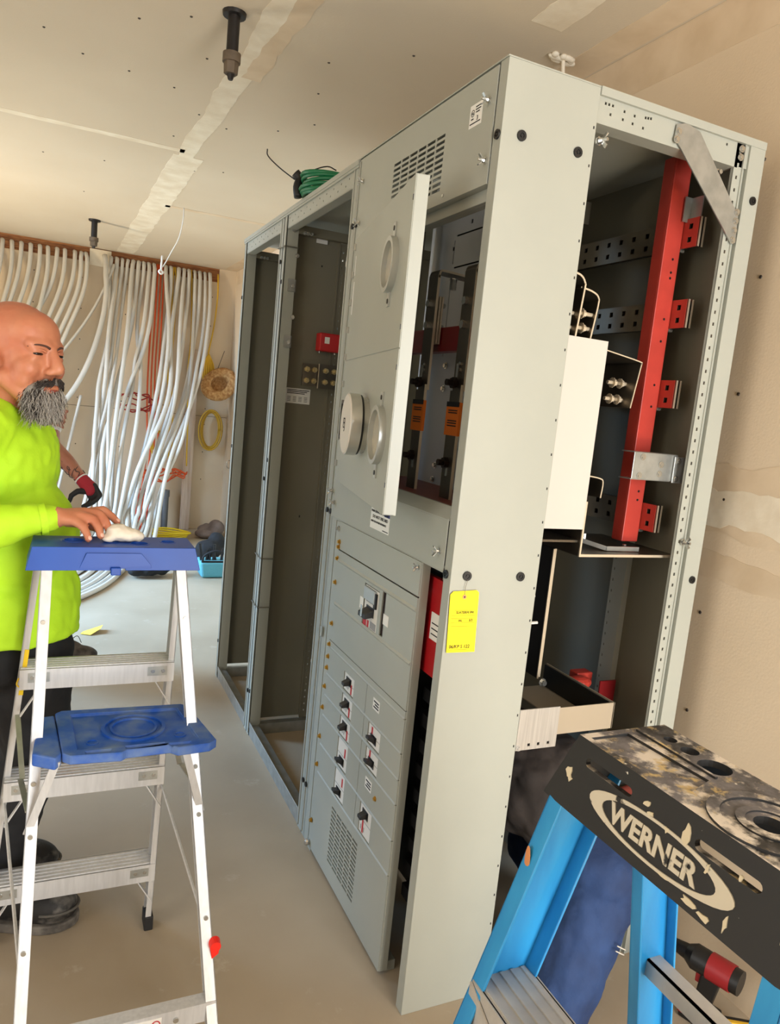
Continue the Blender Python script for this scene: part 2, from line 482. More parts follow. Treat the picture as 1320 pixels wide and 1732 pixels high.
# side cover at the near corner, wrapped round into the front
m = MB(); m.box(0, 0.247, 0, 0.003, 0, H); m.box(0, 0.003, 0.003, 0.034, 0, H); m.box(0.244, 0.247, 0.003, 0.03, 0, H); m.box(0.003,0.05,0.031,0.034,0,H)
sidecover = A.part('side_cover', m, PAINT, label='pale grey side cover panel', bevel=0.0016)
m = MB()
for x, z in ((0.051,2.136),(0.204,2.136),(0.043,1.151),(0.194,1.149)): plug(m, (x,-0.001,z), (0,-1,0))
for y, z in ((0.014,2.131),(0.022,1.15)): plug(m, (-0.001,y,z), (-1,0,0), 0.0105)
m.build('hole_plug', BLACK, sidecover)
m = MB()
for z in (0.3,0.62,0.95,1.3,1.6,1.9,2.15): m.cyl((0.2475,0.012,z),(0.2505,0.012,z),0.004,n=6)
m.build('rivet', STEEL, sidecover)
m = MB()
for k in range(26):
    z = 0.12+k*0.083; m.box(0.2385,0.2415,-0.0006,0.0002,z,z+0.006)
m.build('hole_row', BLACK, sidecover)
# roof, back, far partition, floor rails
A.part('roof_panel', MB().box(-0.002, D, 0.0, y1, H, H+0.003).box(0.02, D, 0.001, 0.004, H-0.012, H), PAINT)
A.part('back_panel', MB().box(D-0.012, D-0.010, 0.05, y1-0.01, 0.05, H-0.0005), PAINT_SHADED)
A.part('partition', MB().box(0.29, D-0.014, y1-0.012, y1-0.009, 0.05, H-0.02), PAINT_SHADED)
A.part('base_rail', MB().box(0.25, 0.70, 0.004, 0.05, 0.0, 0.055).cut().box(0.02,0.05,0.15,0.81,0.0,0.03).cut().box(0.70,D,0.06,0.84,0,0.05), PAINT, bevel=0.002)
# top side rail with punched holes
hol = []
for x, dz in ((.268,0),(.278,0),(.289,0),(.324,-.004),(.355,-.006),(.388,-.002),(.396,-.001),(.404,0),(.285,-.02),(.322,-.022),(.352,-.024),(.384,-.026),(.655,0)):
    hol.append((x-.0028,x+.0028,2.258+dz-.003,2.258+dz+.003))
m = MB(); m.holed((0,0.004,0),(1,0,0),(0,0,1),(0,0.003,0),0.247,0.734,2.215,2.274,hol)
m.box(0.247,0.70,0.004,0.05,2.212,2.215)
rail = A.part('top_rail', m, PAINT, label='pale punched rail under the roof edge')
m = MB(); m.box(0.247,D,-0.004,0.004,2.270,H+0.003); A.part('roof_edge', m, PAINT, bevel=0.001)
# rear near post: strip with a row of holes, a groove, a flat face
m = MB(); perf(m, (0.690,0.004,0), (1,0,0), (0,0,1), (0,0.003,0), 0.026, 0.02, 2.27, 0.0305)
m.box(0.716,0.719,-0.0,0.012,0,2.274); m.box(0.719,0.732,0.010,0.013,0,2.274); m.box(0.732,0.735,-0.002,0.012,0,2.274)
m.box(0.735,D,-0.002,0.002,0,2.276); m.box(D-0.003,D,0.002,0.05,0,2.276); m.box(0.690,0.693,0.006,0.014,0,2.27)
rp = A.part('rear_post', m, PAINT, label='rear corner post with a row of small holes')
m = MB()
for z in (2.142,1.138,0.3): plug(m, (0.7645,-0.003,z), (0,-1,0), 0.0105)
m.build('hole_plug', BLACK, rp)
m = MB()
for x, z in ((0.487,2.247),(0.484,2.228),(0.716,2.105),(0.716,2.083),(0.716,2.06),(0.715,2.036),(0.70,2.255),(0.70,2.235)): hexbolt(m, (x,-0.003,z), (0,-1,0), 0.006)
A.part('bolt', m, STEEL)
# gusset plate across the corner
A.part('gusset', MB().prism([(.480,-.003,2.262),(.510,-.003,2.272),(.555,-.003,2.262),(.722,-.003,2.098),(.728,-.003,2.032),(.716,-.003,2.026),(.478,-.003,2.232)], (0,0.003,0)), GALV, label='diagonal bare metal gusset plate')
# wing nuts along the open side
m = MB(); wingscrew(m, (0.256,0.0,2.172), (0.3,-1,0), 1.1); wingscrew(m, (0.71,0.0,1.243), (0.2,-1,0), 1.0)
for x in (0.60,0.615,0.645): hexbolt(m, (x,0.012,2.19), (0,-1,0), 0.006, 0.012)
A.part('wing_nut', m, STEEL)
# rear vertical rail on the back panel, roof rails inside
m = MB(); perf(m, (0.752,0.300,0), (0,-1,0), (0,0,1), (0.002,0,0), 0.02, 0.05, 2.2, 0.035); m.box(0.752,0.773,0.240,0.280,0.05,2.2)
A.part('back_rail', m, PAINT)
m = MB(); perf(m, (0.30,0.60,2.18), (0,0,1), (1,0,0), (0,0.003,0), 0.07, 0.0, 0.42, 0.03, 0.008)
A.part('roof_rail', m, PAINT_SHADED)

# red support upright, its clip and bracket
m = MB(); m.box(0.632,0.690,0.150,0.190,1.214,2.262); m.box(0.632,0.690,0.146,0.150,1.214,2.262)
red = A.part('bus_support', m, RED, label='bright red insulating upright', bevel=0.002)
m = MB()
for z in (2.0,1.965,1.84,1.78,1.66,1.60,1.36,1.335,1.95): m.cyl((0.668,0.1455,z),(0.668,0.1449,z),0.0035,n=8)
m.build('bolt_hole', BLACK, red)
A.part('clip', MB().box(0.676,0.716,0.138,0.141,2.10,2.165).box(0.700,0.703,0.10,0.14,2.10,2.165), GALV)
m = MB(); m.box(0.545,0.700,0.050,0.053,1.402,1.474); m.box(0.545,0.70,0.053,0.10,1.400,1.403); m.box(0.545,0.70,0.053,0.10,1.472,1.475); m.box(0.684,0.740,0.044,0.048,1.398,1.470)
br = A.part('bracket', m, GALV, label='galvanised bracket tying the red upright to the post', bevel=0.001)
m = MB()
for x, z in ((.575,1.462),(.57,1.412),(.642,1.445),(.640,1.42),(.697,1.458),(.694,1.41)): hexbolt(m, (x,0.0495 if x < .68 else 0.0435,z), (0,-1,0), 0.006, 0.004)
m.build('bolt', STEEL, br)
# four double bus bars running back through the cabinet
for z0, z1 in ((2.032,2.109),(1.818,1.894),(1.600,1.676),(1.251,1.328)):
    hol = []
    y = 0.115
    while y < 0.80:
        for zz in (z0+0.014, z1-0.028): hol.append((y, y+0.014, zz, zz+0.014))
        y += 0.055
    m = MB()
    for x in (0.694, 0.707): m.holed((x,0,0),(0,1,0),(0,0,1),(0.0055,0,0),0.092,0.80,z0,z1,hol)
    b = A.part('bus_bar', m, TIN)
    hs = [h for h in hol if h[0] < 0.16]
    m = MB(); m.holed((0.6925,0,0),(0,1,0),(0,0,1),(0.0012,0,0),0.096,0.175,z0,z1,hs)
    m.build('red_reflection', RED, b)  # reflection of the red upright, painted onto the grey bar end
    m = MB()
    for x in (0.694, 0.707): m.box(x,x+0.0055,0.0905,0.0922,z0,z1)
    m.build('bar_end', COPPER, b)
    m = MB(); m.cyl((0.69,0.150,z0-0.004),(0.705,0.150,z0-0.004),0.005,n=8); m.build('bolt', STEEL, b)
# bent risers behind the side cover
def riser(path, ya, yb, thk=0.0045):
    P = crom([(x,0,z) for x, z in path], 4); m = MB(); e = MB()
    for i in range(len(P)-1):
        a, b = P[i], P[i+1]
        d = (b-a).normalized(); n = Vector((-d.z,0,d.x))*thk/2
        Y0 = Vector((0,ya+0.002,0)); W = Vector((0,yb-ya-0.002,0))
        m.prism([a-n+Y0,b-n+Y0,b+n+Y0,a+n+Y0], W)
        Y0 = Vector((0,ya,0))
        e.prism([a-n+Y0,b-n+Y0,b+n+Y0,a+n+Y0], (0,0.002,0))
    o = A.part('riser_bar', m, TIN); e.build('bar_edge', COPPER, o)
    return o
r1 = riser([(.255,1.893),(.295,1.888),(.312,1.872),(.313,1.85),(.300,1.70)], 0.05, 0.13)
r2 = riser([(.31,1.862),(.345,1.857),(.366,1.846),(.368,1.82),(.352,1.70)], 0.06, 0.15, 0.004)
r3 = riser([(.40,1.722),(.515,1.706),(.525,1.70),(.524,1.69),(.508,1.585)], 0.05, 0.22, 0.0028)
r4 = riser([(.40,1.402),(.450,1.396),(.462,1.385),(.460,1.345)], 0.06, 0.16, 0.003)
m = MB()
for x, z in ((.285,1.80),(.285,1.765),(.335,1.803),(.34,1.768)): hexbolt(m,(x-.005,.075,z),(1,0,0),.009,.012); m.cyl((x-.025,.075,z),(x+.03,.075,z),.005,n=8)
m.build('bolt', COPPER, r2)
m = MB()
for x, z in ((.475,1.647),(.50,1.647),(.472,1.605),(.497,1.605)): hexbolt(m,(x-.005,.09,z),(1,0,0),.009,.012); m.cyl((x-.02,.09,z),(x+.02,.09,z),.005,n=8)
m.build('bolt', COPPER, r3)
A.part('barrier', MB().box(0.252,0.404,0.046,0.048,1.262,1.742), mat('white_barrier_sheet',(196,191,182),0.5), label='white sheet barrier behind the side cover')
# bent tray plate under the red upright
m = MB(); m.box(0.404,0.745,0.05,0.36,1.190,1.196); m.box(0.404,0.410,0.05,0.36,1.196,1.335); m.box(0.26,0.404,0.06,0.36,1.225,1.231)
tray = A.part('tray', m, TIN, label='dark bent tray plate with a bright front edge')
MB().box(0.404,0.745,0.046,0.0505,1.189,1.196).box(0.404,0.409,0.046,0.0505,1.196,1.335).build('bar_edge', COPPER, tray)
MB().bar((0.46,0.16,1.222),(0.53,0.09,1.204),0.012,0.005).bar((0.53,0.09,1.204),(0.64,0.085,1.204),0.012,0.005).build('angle_strip', GALV, tray)
m = MB(); hexbolt(m,(0.49,0.14,1.215),(0,0,1),.006,.02); hexbolt(m,(0.62,0.12,1.2),(0,0,1),.006,.01); m.build('bolt', STEEL, tray)
# lower vertical plates, handle, trough
m = MB(); m.box(0.445,0.449,0.20,0.42,0.80,1.18); m.cut().box(0.432,0.436,0.19,0.42,0.80,1.18); m.cut().box(0.30,0.43,0.30,0.304,0.70,1.18)
pl = A.part('bus_plate', m, mat('black_coated_plate',(38,38,38),0.3))
MB().box(0.444,0.449,0.197,0.2005,0.80,1.18).box(0.431,0.436,0.187,0.1905,0.80,1.18).build('bar_edge', COPPER, pl)
m = MB(); m.tube(crom([(.335,.12,1.065),(.315,.12,1.062),(.312,.12,1.05),(.312,.12,1.00),(.318,.12,.99),(.355,.12,.99)],4),.004,6); A.part('handle', m, WHITEP)
m = MB(); m.box(0.262,0.575,0.020,0.023,0.712,0.786); m.box(0.572,0.576,0.020,0.33,0.712,0.786); m.box(0.44,0.572,0.023,0.33,0.712,0.715)
tr = A.part('trough', m, mat('trough_sheet',(196,184,164),0.35,0.5), label='bright open trough of sheet metal')
MB().box(0.566,0.571,0.024,0.33,0.716,0.782).box(0.262,0.571,0.0235,0.026,0.716,0.782).build('liner', BLACK, tr)
m = MB(); hexbolt(m,(0.43,0.16,0.80),(0,-1,0),.008,.012); m.build('bolt', STEEL, tr)
hol = [(x,x+.008,0.699,0.707) for x in (.282,.312,.343)]
m = MB(); m.holed((0,-0.001,0),(1,0,0),(0,0,1),(0,0.003,0),0.247,0.372,0.690,0.800,hol); hexbolt(m,(0.255,-0.001,0.697),(0,-1,0),.005,.006)
A.part('splice_plate', m, mat('brushed_plate',(204,202,198),0.3,0.6,var=.1,vscale=6,stretch=(30,30,1)), label='brushed metal plate with three square holes')
m = MB(); m.box(0.64,0.70,0.26,0.30,0.735,0.775); m.ball((0.63,0.24,0.755),(0.045,0.03,0.02),12,8)
A.part('insulator', m, RED, bevel=0.004)
m = MB(); m.box(0.68,0.74,0.20,0.205,0.70,0.77); A.part('insulator_plate', m, REDD)
# lower compartment behind the breakers: black breaker bodies
m = MB(); m.box(0.06,0.24,0.16,0.70,0.30,0.75); m.cut().box(0.06,0.24,0.25,0.60,0.86,1.04); m.cut().box(0.235,0.24,0.05,0.80,0.02,1.28)
for k in range(9): m.cut().box(0.05,0.09,0.09,0.16,0.22+k*0.07,0.255+k*0.07)
A.part('breaker_body', m, BLACK)

# ---- front of the nearest cabinet
# far front post of this cabinet
m = MB(); post_front(m, 0.815, 0.847, True); fp = A.part('front_post', m, PAINT)
m = MB()
for z in (2.085,1.165,0.19): plug(m, (-0.002,0.832,z), (-1,0,0), 0.009)
m.build('hole_plug', BLACK, fp)
# top cover with louvre slots
slots = []
for i in range(6):
    for j in range(10):
        a = 0.262 + i*0.0515; b = 2.066 + j*0.0142
        slots.append((a, a+0.046, b, b+0.0078))
m = MB(); m.holed((-0.003,0,0),(0,1,0),(0,0,1),(0.003,0,0),0.036,0.813,2.036,2.280,slots)
m.box(-0.003,0.02,0.036,0.813,2.033,2.036)
tc_ = A.part('top_cover', m, PAINT, label='top cover panel with rows of ventilation slots')
m = MB()
for y, z in ((.060,2.214),(.048,2.084),(.795,2.207),(.800,2.083)): wingscrew(m, (-0.003,y,z), (-1,0,0), 0.85)
m.cut().cyl((-0.003,0.24,2.05),(-0.006,0.24,2.05),.004,n=8)
m.build('wing_screw', STEEL, tc_)
lab = MB().box(-0.0036,-0.003,0.089,0.144,2.176,2.226).build('rating_label', WHITE, tc_)
m = MB(); m.ring((-0.0038,0.130,2.207),(-1,0,0),0.0062,0.0078,0.0003,16)
for y0_, y1_, z_ in ((.095,.118,2.217),(.095,.118,2.211),(.100,.116,2.205),(.125,.136,2.193),(.094,.14,2.183)): m.box(-0.0041,-0.0036,y0_,y1_,z_,z_+.0025)
m.build('print', INK, lab)
text('letters', 'UL', 0.008, (-0.0042,0.1345,2.204), (0,-1,0), (0,0,1), INK, lab)
text('letters', '3', 0.014, (-0.0042,0.111,2.188), (0,-1,0), (0,0,1), INK, lab)
# lintel and sill of the meter opening
A.part('lintel', MB().box(0.018,0.030,0.036,0.813,2.005,2.034).box(0.03,0.05,0.036,0.813,2.005,2.008), PAINT, bevel=0.002)
m = MB(); m.prism([(-0.003,0.036,1.275),(-0.003,0.036,1.278),(0.020,0.036,1.305),(0.028,0.036,1.305),(0.028,0.036,1.275)], (0,0.777,0)); A.part('sill', m, PAINT)
# cover under the opening
m = MB(); m.box(-0.003,0.0,0.036,0.822,1.153,1.275); m.box(-0.003,0.02,0.036,0.822,1.150,1.153)
lc = A.part('lower_cover', m, PAINT, bevel=0.0008)
m = MB()
for y, z in ((.060,1.197),(.800,1.20),(.822,1.235)): wingscrew(m, (-0.003,y,z), (-1,0,0), 0.85)
m.build('wing_screw', STEEL, lc)
lab = MB().box(-0.0036,-0.003,0.358,0.490,1.176,1.240).build('notice_label', WHITE, lc)
MB().box(-0.0039,-0.0036,0.358,0.395,1.222,1.240).build('blue_field', BLUEINK, lab)
text('letters', 'MAIN SERVICE ENCLOSURE', 0.0098, (-0.0042,0.486,1.224), (0,-1,0), (0,0,1), INK, lab)
text('letters', 'DO NOT DISCARD', 0.0125, (-0.0042,0.474,1.208), (0,-1,0), (0,0,1), INK, lab)
text('letters', 'SAVE FOR FUTURE REFERENCE', 0.0078, (-0.0042,0.484,1.195), (0,-1,0), (0,0,1), INK, lab)
MB().box(-0.0041,-0.0036,0.362,0.40,1.180,1.1825).build('print', INK, lab)

# meter door, hinged at its far edge and standing slightly open
ang = math.radians(11.5)
HP = Vector((-0.004,0.812,0)); DD = Vector((-math.sin(ang),-math.cos(ang),0)); NN = Vector((-math.cos(ang),math.sin(ang),0)); ZZ = Vector((0,0,1))
def dpt(u, z, off=0.0): return HP + DD*u + NN*off + ZZ*z
DW, DZ0, DZ1 = 0.742, 1.276, 2.036
m = MB()
m.obox(dpt(0,DZ0), DD*DW, ZZ*0.381, NN*-0.002); m.obox(dpt(0,DZ0+0.384), DD*DW, ZZ*(DZ1-DZ0-0.384), NN*-0.002)
m.obox(dpt(0,DZ0,-0.002), DD*DW, ZZ*(DZ1-DZ0), NN*-0.002)
m.obox(dpt(DW-0.003,DZ0,-0.002), DD*0.003, ZZ*(DZ1-DZ0), NN*-0.03)
m.obox(dpt(0,DZ0,-0.002), DD*DW, ZZ*0.003, NN*-0.025); m.obox(dpt(0,DZ1-0.003,-0.002), DD*DW, ZZ*0.003, NN*-0.025)
door = A.part('meter_door', m, PAINT, label='meter door standing slightly open', bevel=0.0008)
m = MB()
for z in (1.98,1.70,1.61,1.34): m.obox(dpt(DW-0.004,z,-0.0005), DD*0.003, ZZ*0.012, NN*0.002)
m.build('latch_slot', BLACK, door)
m = MB()
for k in range(9):
    z = 1.32+k*0.085; m.cut().obox(dpt(0.006,z,0), DD*0.012, ZZ*0.02, NN*0.006)
m.build('hinge_knuckle', PLATE, door)
# upper lens ring with its two tabs
RINGM = mat('ring_bezel', (182,184,178), 0.3, 0.4)
LENS = mat('meter_lens', (205,196,178), 0.12, 0.3, coat=0.4)
def bezel(u, z, r):
    m = MB(); m.ring(dpt(u,z,0), NN, r-0.011, r, 0.016, 32)
    for k in (-1,1):
        m.obox(dpt(u-0.012,z+k*(r+0.015)-0.018,0.0), DD*0.024, ZZ*0.036, NN*0.004)
    o = m.build('lens_ring', RINGM, door, smooth=0.6)
    MB().cyl(dpt(u,z,0.0005), dpt(u,z,0.004), r-0.011, n=32).build('lens', LENS, o, smooth=0.6)
    m = MB()
    for k in (-1,1): m.cyl(dpt(u,z+k*(r+0.02),0.004), dpt(u,z+k*(r+0.02),0.0055), 0.006, n=12)
    m.build('tab_hole', BLACK, o)
bezel(0.585, 1.865, 0.066)
bezel(0.625, 1.455, 0.072)
u, z, r = 0.42, 1.470, 0.083
m = MB(); m.cyl(dpt(u,z,0), dpt(u,z,0.016), r*0.9, n=36); can = m.build('meter_can', mat('aluminium_can',(190,188,180),0.25,0.7), door, smooth=0.6)
MB().cyl(dpt(u,z,0.016), dpt(u,z,0.022), r*0.97, n=36).build('gasket', BLACK, can, smooth=0.6)
MB().cyl(dpt(u,z,0.022), dpt(u,z,0.050), r, n=36).build('sealing_ring', mat('sealing_band',(196,196,190),0.28,0.7), can, smooth=0.6)
MB().cyl(dpt(u,z,0.050), dpt(u,z,0.053), r*0.97, r*0.94, 36).build('meter_face', mat('meter_face',(214,206,196),0.4), can, smooth=0.6)
text('letters', 'EJ', 0.04, dpt(u-0.03,z-0.012,0.0535), DD, ZZ, INK, can)
m = MB(); m.obox(dpt(0.12,1.42,0.0),DD*0.006,ZZ*0.11,NN*0.02); m.obox(dpt(0.12,1.415,0.0),DD*0.05,ZZ*0.012,NN*0.02); m.obox(dpt(0.12,1.522,0.0),DD*0.05,ZZ*0.012,NN*0.02)
m.build('door_bracket', mat('dark_bracket',(70,68,62),0.5,0.5), door)
m = MB(); m.obox(dpt(0.035,1.80,0.0005),DD*0.012,ZZ*0.10,NN*0.0006); m.obox(dpt(0.03,1.92,0.0005),DD*0.01,ZZ*0.06,NN*0.0006); m.build('tape_residue', WHITE, door)

# inside the meter compartment
hol = []
def kslot(y, z, w_, h_): hol.append((y, y+w_, z, z+h_))
for yb in (0.47, 0.16):
    kslot(yb, 2.06, 0.15, 0.005); kslot(yb, 1.965, 0.15, 0.005)
    kslot(yb-0.012, 1.98, 0.004, 0.07); kslot(yb+0.158, 1.98, 0.004, 0.07)
    kslot(yb-0.012, 1.70, 0.004, 0.24); kslot(yb+0.158, 1.70, 0.004, 0.24)
    kslot(yb+0.16, 2.02, 0.010, 0.012); kslot(yb+0.06, 2.085, 0.010, 0.012)
    kslot(yb-0.012, 1.46, 0.004, 0.18); kslot(yb-0.03, 1.42, 0.03, 0.004)
m = MB(); m.holed((0.250,0,0),(0,1,0),(0,0,1),(0.002,0,0),0.05,0.79,1.30,2.26,hol)
A.part('inner_barrier', m, mat('blue_grey_barrier',(206,210,214),0.4,0.1), label='blue grey inner barrier sheet with knockout slots')
A.part('slot_shade_sheet', MB().box(0.258,0.260,0.05,0.79,1.30,2.26), BLACK)  # added black sheet, gives the knockout slots their shade
m = MB(); perf(m, (0.19,0.79,0),(1,0,0),(0,0,1),(0,0.003,0),0.035,1.30,2.26,0.03); m.box(0.17,0.19,0.79,0.80,1.30,2.26)
A.part('inner_rail', m, PAINT_SHADED)
A.part('base_board', MB().box(0.030,0.249,0.04,0.80,1.285,1.30), FIBRE, label='dull red base board of the meter compartment')
A.part('red_channel', MB().box(0.135,0.170,0.05,0.80,1.695,1.762), REDD, label='dark red cross channel', bevel=0.002)
def vbar(yc, ztop, drop_):
    w_ = 0.055
    m = MB(); m.box(0.100,0.106,yc-w_/2,yc+w_/2,1.30,1.585); m.box(0.106,0.112,yc-w_/2,yc+w_/2,1.585,ztop-0.012)
    b = A.part('meter_bus', m, TIN)
    e = MB(); e.box(0.099,0.107,yc-w_/2-0.0015,yc-w_/2,1.30,1.60); e.box(0.106,0.113,yc-w_/2-0.0015,yc-w_/2,1.585,ztop-0.012)
    for k in (0.012,0.02): e.box(0.106+k,0.111+k,yc-w_/2-0.001,yc+w_/2,ztop-0.20,ztop-0.07)
    P = crom([(0.109,0,ztop-0.02),(0.112,0,ztop-0.004),(0.125,0,ztop),(0.20,0,ztop-0.004),(0.248,0,ztop-0.006)],4)
    mm = MB()
    for i in range(len(P)-1):
        a_, b_ = P[i], P[i+1]; dd = (b_-a_).normalized(); nn = Vector((-dd.z,0,dd.x))*0.003
        mm.prism([a_-nn+Vector((0,yc-w_/2,0)),b_-nn+Vector((0,yc-w_/2,0)),b_+nn+Vector((0,yc-w_/2,0)),a_+nn+Vector((0,yc-w_/2,0))],(0,w_,0))
        e.prism([a_-nn+Vector((0,yc-w_/2-.0015,0)),b_-nn+Vector((0,yc-w_/2-.0015,0)),b_+nn+Vector((0,yc-w_/2-.0015,0)),a_+nn+Vector((0,yc-w_/2-.0015,0))],(0,.0015,0))
    mm.build('bend', TIN, b); e.build('bar_edge', COPPER, b)
    k = MB()
    for z_ in (1.605,1.395): k.cut().cyl((0.112,yc+0.005,z_),(0.072,yc+0.005,z_),0.0085,n=12); k.cyl((0.100,yc+0.005,z_),(0.088,yc+0.005,z_),0.015,n=6)
    k.build('stud', mat('dark_stud',(44,34,28),0.4,0.5), b, smooth=0.5)
    k = MB()
    for z_ in (ztop-0.09,ztop-0.15): k.cut().cyl((0.106,yc,z_),(0.094,yc,z_),0.011,n=6); k.cyl((0.125,yc,z_),(0.15,yc,z_),0.007,n=8)
    for z_ in (1.655,1.64,1.33): k.cut().cyl((0.1055,yc,z_),(0.103,yc,z_),0.006,n=8)
    hexbolt(k,(0.17,yc,ztop-0.012),(0,0,-1),0.010,0.03)
    k.build('bolt', STEEL, b)
    s = MB(); s.box(0.0975,0.0995,yc-0.034,yc+0.034,1.468,1.555); s.box(0.0975,0.106,yc-0.036,yc-0.034,1.468,1.555); st = s.build('warning_sticker', ORANGE, b)
    s = MB()
    s.box(0.0970,0.0975,yc-0.034,yc+0.034,1.543,1.556)
    for z_ in (1.532,1.526,1.505,1.499,1.492): s.box(0.0970,0.0975,yc-0.026,yc+0.022,z_,z_+0.003)
    s.build('print', BLACK, st)
    s = MB()
    for z_ in (1.36,1.62): s.box(0.0985,0.1,yc-0.004,yc+0.006,z_,z_+0.035)
    s.build('slot', STEEL, b)
vbar(0.462, 1.915, 0); vbar(0.255, 1.905, 0)
m = MB(); wingscrew(m,(0.20,0.155,1.905),(-0.6,-0.6,0.1),1.2); m.cyl((0.2,0.155,1.905),(0.25,0.155,1.905),.004,n=8); wingscrew(m,(0.20,0.135,1.43),(-1,0,0),1.2); m.cyl((0.2,0.135,1.43),(0.25,0.135,1.43),.004,n=8)
A.part('wing_nut', m, STEEL)
m = MB()
for y, z in ((.60,1.67),(.60,1.60),(.60,1.36),(.605,1.315)): hexbolt(m,(0.249,y,z),(-1,0,0),.007,.008)
A.part('bolt', m, STEEL)

# ---- breaker section
YA, YBk, XF = 0.140, 0.724, -0.006
def plate_(name, ya, yb, za, zb, holes=(), x=XF, t=0.004):
    g = 0.0012
    m = MB(); m.holed((x,0,0),(0,1,0),(0,0,1),(t,0,0),ya+g,yb-g,za+g,zb-g,list(holes))
    return A.part(name, m, PAINT, bevel=0.0007)
m = MB(); m.box(0.0,0.003,0.724,0.815,0.0,1.150); m.box(-0.004,0.0,0.728,0.756,0.0,1.146); m.box(-0.003,0.0,0.765,0.772,0.0,1.146)
A.part('trim_strip', m, PAINT)
m = MB()
m.box(XF+0.004,0.022,YA,YA+0.003,0.012,1.152); m.box(XF+0.002,0.004,YA+0.003,YBk,0.012,0.02)
A.part('edge_return', m, PAINT, bevel=0.001)
plate_('blank_plate', YA, YBk, 1.061, 1.151)
# main breaker plate: upper bead, body, lower body
plate_('main_plate', YA, YBk, 0.757, 1.059, [(0.371,0.478,0.884,1.012),(0.326,0.350,0.894,1.022)])
m = MB()
for z_, yb in ((1.026,YBk-.01),(0.884,YBk-.01)):
    m.cut().prism([(XF,YA+.003,z_-.006),(XF-.004,YA+.003,z_-.001),(XF-.004,YA+.003,z_+.001),(XF,YA+.003,z_+.006)],(0,yb-YA-.01,0))
A.part('bead', m, PAINT)
rows = [(0.640,0.735),(0.567,0.640),(0.497,0.567),(0.395,0.497),(0.295,0.395)]
YM = 0.392
brk = {0:[(0.487,0.572,0.648,0.706)],1:[(0.487,0.572,0.575,0.636)],2:[(0.487,0.572,0.501,0.563)],3:[(0.487,0.572,0.402,0.493)],4:[(0.487,0.572,0.300,0.390)]}
brr = {1:[(0.272,0.359,0.573,0.634)],2:[(0.272,0.359,0.503,0.561)],4:[(0.276,0.360,0.300,0.390)]}
plate_('filler_plate', YA, YBk, 0.735, 0.757)
for i, (za, zb) in enumerate(rows):
    plate_('filler_plate', YM, YBk, za, zb, brk.get(i, []))
    plate_('filler_plate', YA, YM, za, zb, brr.get(i, []))
vs_ = []
for i in range(5):
    for j in range(14):
        a = 0.350+i*0.0445; b = 0.070+j*0.0138
        vs_.append((a, a+0.040, b, b+0.0075))
plate_('vent_plate', YA, YBk, 0.012, 0.295, vs_)
m = MB()
for z_ in (0.640,0.567,0.497,0.395,0.295,0.735):
    m.cut().prism([(XF,YA+.003,z_-.004),(XF-.0025,YA+.003,z_),(XF,YA+.003,z_+.004)],(0,YBk-YA-.006,0))
A.part('bead', m, PAINT)
# brass and steel screws down the trim
m = MB()
for y, z in ((.712,1.085),(.714,1.068),(.716,1.03),(.717,.951),(.714,.814),(.719,.742),(.720,.70),(.722,.661),(.726,.595),(.728,.521),(.730,.418),(.732,.317),(.738,.11)):
    hexbolt(m,(XF,y,z),(-1,0,0),.0058,.008)
hexbolt(m,(XF,0.265,0.448),(-1,0,0),.005,.006)
A.part('brass_screw', m, BRASS)
m = MB(); wingscrew(m,(XF,0.152,1.135),(-1,0,0),.7); hexbolt(m,(XF,.73,1.125),(-1,0,0),.006,.01); m.cut().ball((-0.012,0.745,0.025),0.012,8,6); m.cut().box(-.008,-.003,.80,.812,.74,.775)
A.part('steel_screw', m, STEEL)
# breakers
def breaker(ya, yb, za, zb, up, stripe):
    m = MB(); m.box(-0.004,0.05,ya+0.002,yb-0.002,za+0.002,zb-0.002); b = A.part('breaker', m, WHITEP, bevel=0.001)
    yc = (ya+yb)/2; h_ = zb-za
    zt = zb-0.022 if up else za+0.024
    yt = yc+0.004
    m = MB(); m.box(-0.0055,-0.004,yt-0.02,yt+0.02,zt-0.012,zt+0.012); m.build('toggle_slot', BLACK, b)
    m = MB(); m.prism([(-0.005,yt-.012,zt-.009),(-0.024,yt-.010,zt-(.010 if up else -.003)),(-0.024,yt-.010,zt+(-.001 if up else .012)),(-0.005,yt-.012,zt+.009)],(0,.022,0)); m.build('toggle', BLACK, b, bevel=.001)
    m = MB(); ys, zs, hh = stripe; m.box(-0.0048,-0.004,ya+ys,ya+ys+.009,za+zs,za+zs+hh); m.build('red_stripe', REDINK, b)
    m = MB()
    for k in range(3): m.box(-0.0047,-0.004,ya+.045+k*.011,ya+.049+k*.011,za+.012,za+.026)
    m.box(-0.0047,-0.004,ya+.004,yb-.004,za+h_*.48,za+h_*.48+.0012)
    m.build('print', mat('grey_print',(150,148,146),0.6), b)
for i in range(3): ya, yb, za, zb = brk[i][0]; breaker(ya,yb,za,zb,True,(.018,.004,.03))
for i in (3,4): ya, yb, za, zb = brk[i][0]; breaker(ya,yb,za,zb,False,(.018,.045 if i==3 else .05,.028))
for i in (1,2): ya, yb, za, zb = brr[i][0]; breaker(ya,yb,za,zb,False,(.055,.03,.026))
ya, yb, za, zb = brr[4][0]; breaker(ya,yb,za,zb,True,(.052,.006,.04))
# spare-space labels
m = MB()
for z_ in (0.699,0.462): m.cut().box(XF-.0008,XF,0.296,0.340,z_-.016,z_+.016)
sl = A.part('spare_label', m, WHITE); m = MB()
for z_ in (0.699,0.462):
    for k in range(3): m.box(XF-.0014,XF-.0008,0.300,0.334-.008*(k%2),z_-.010+k*.008,z_-.006+k*.008)
m.build('print', INK, sl)
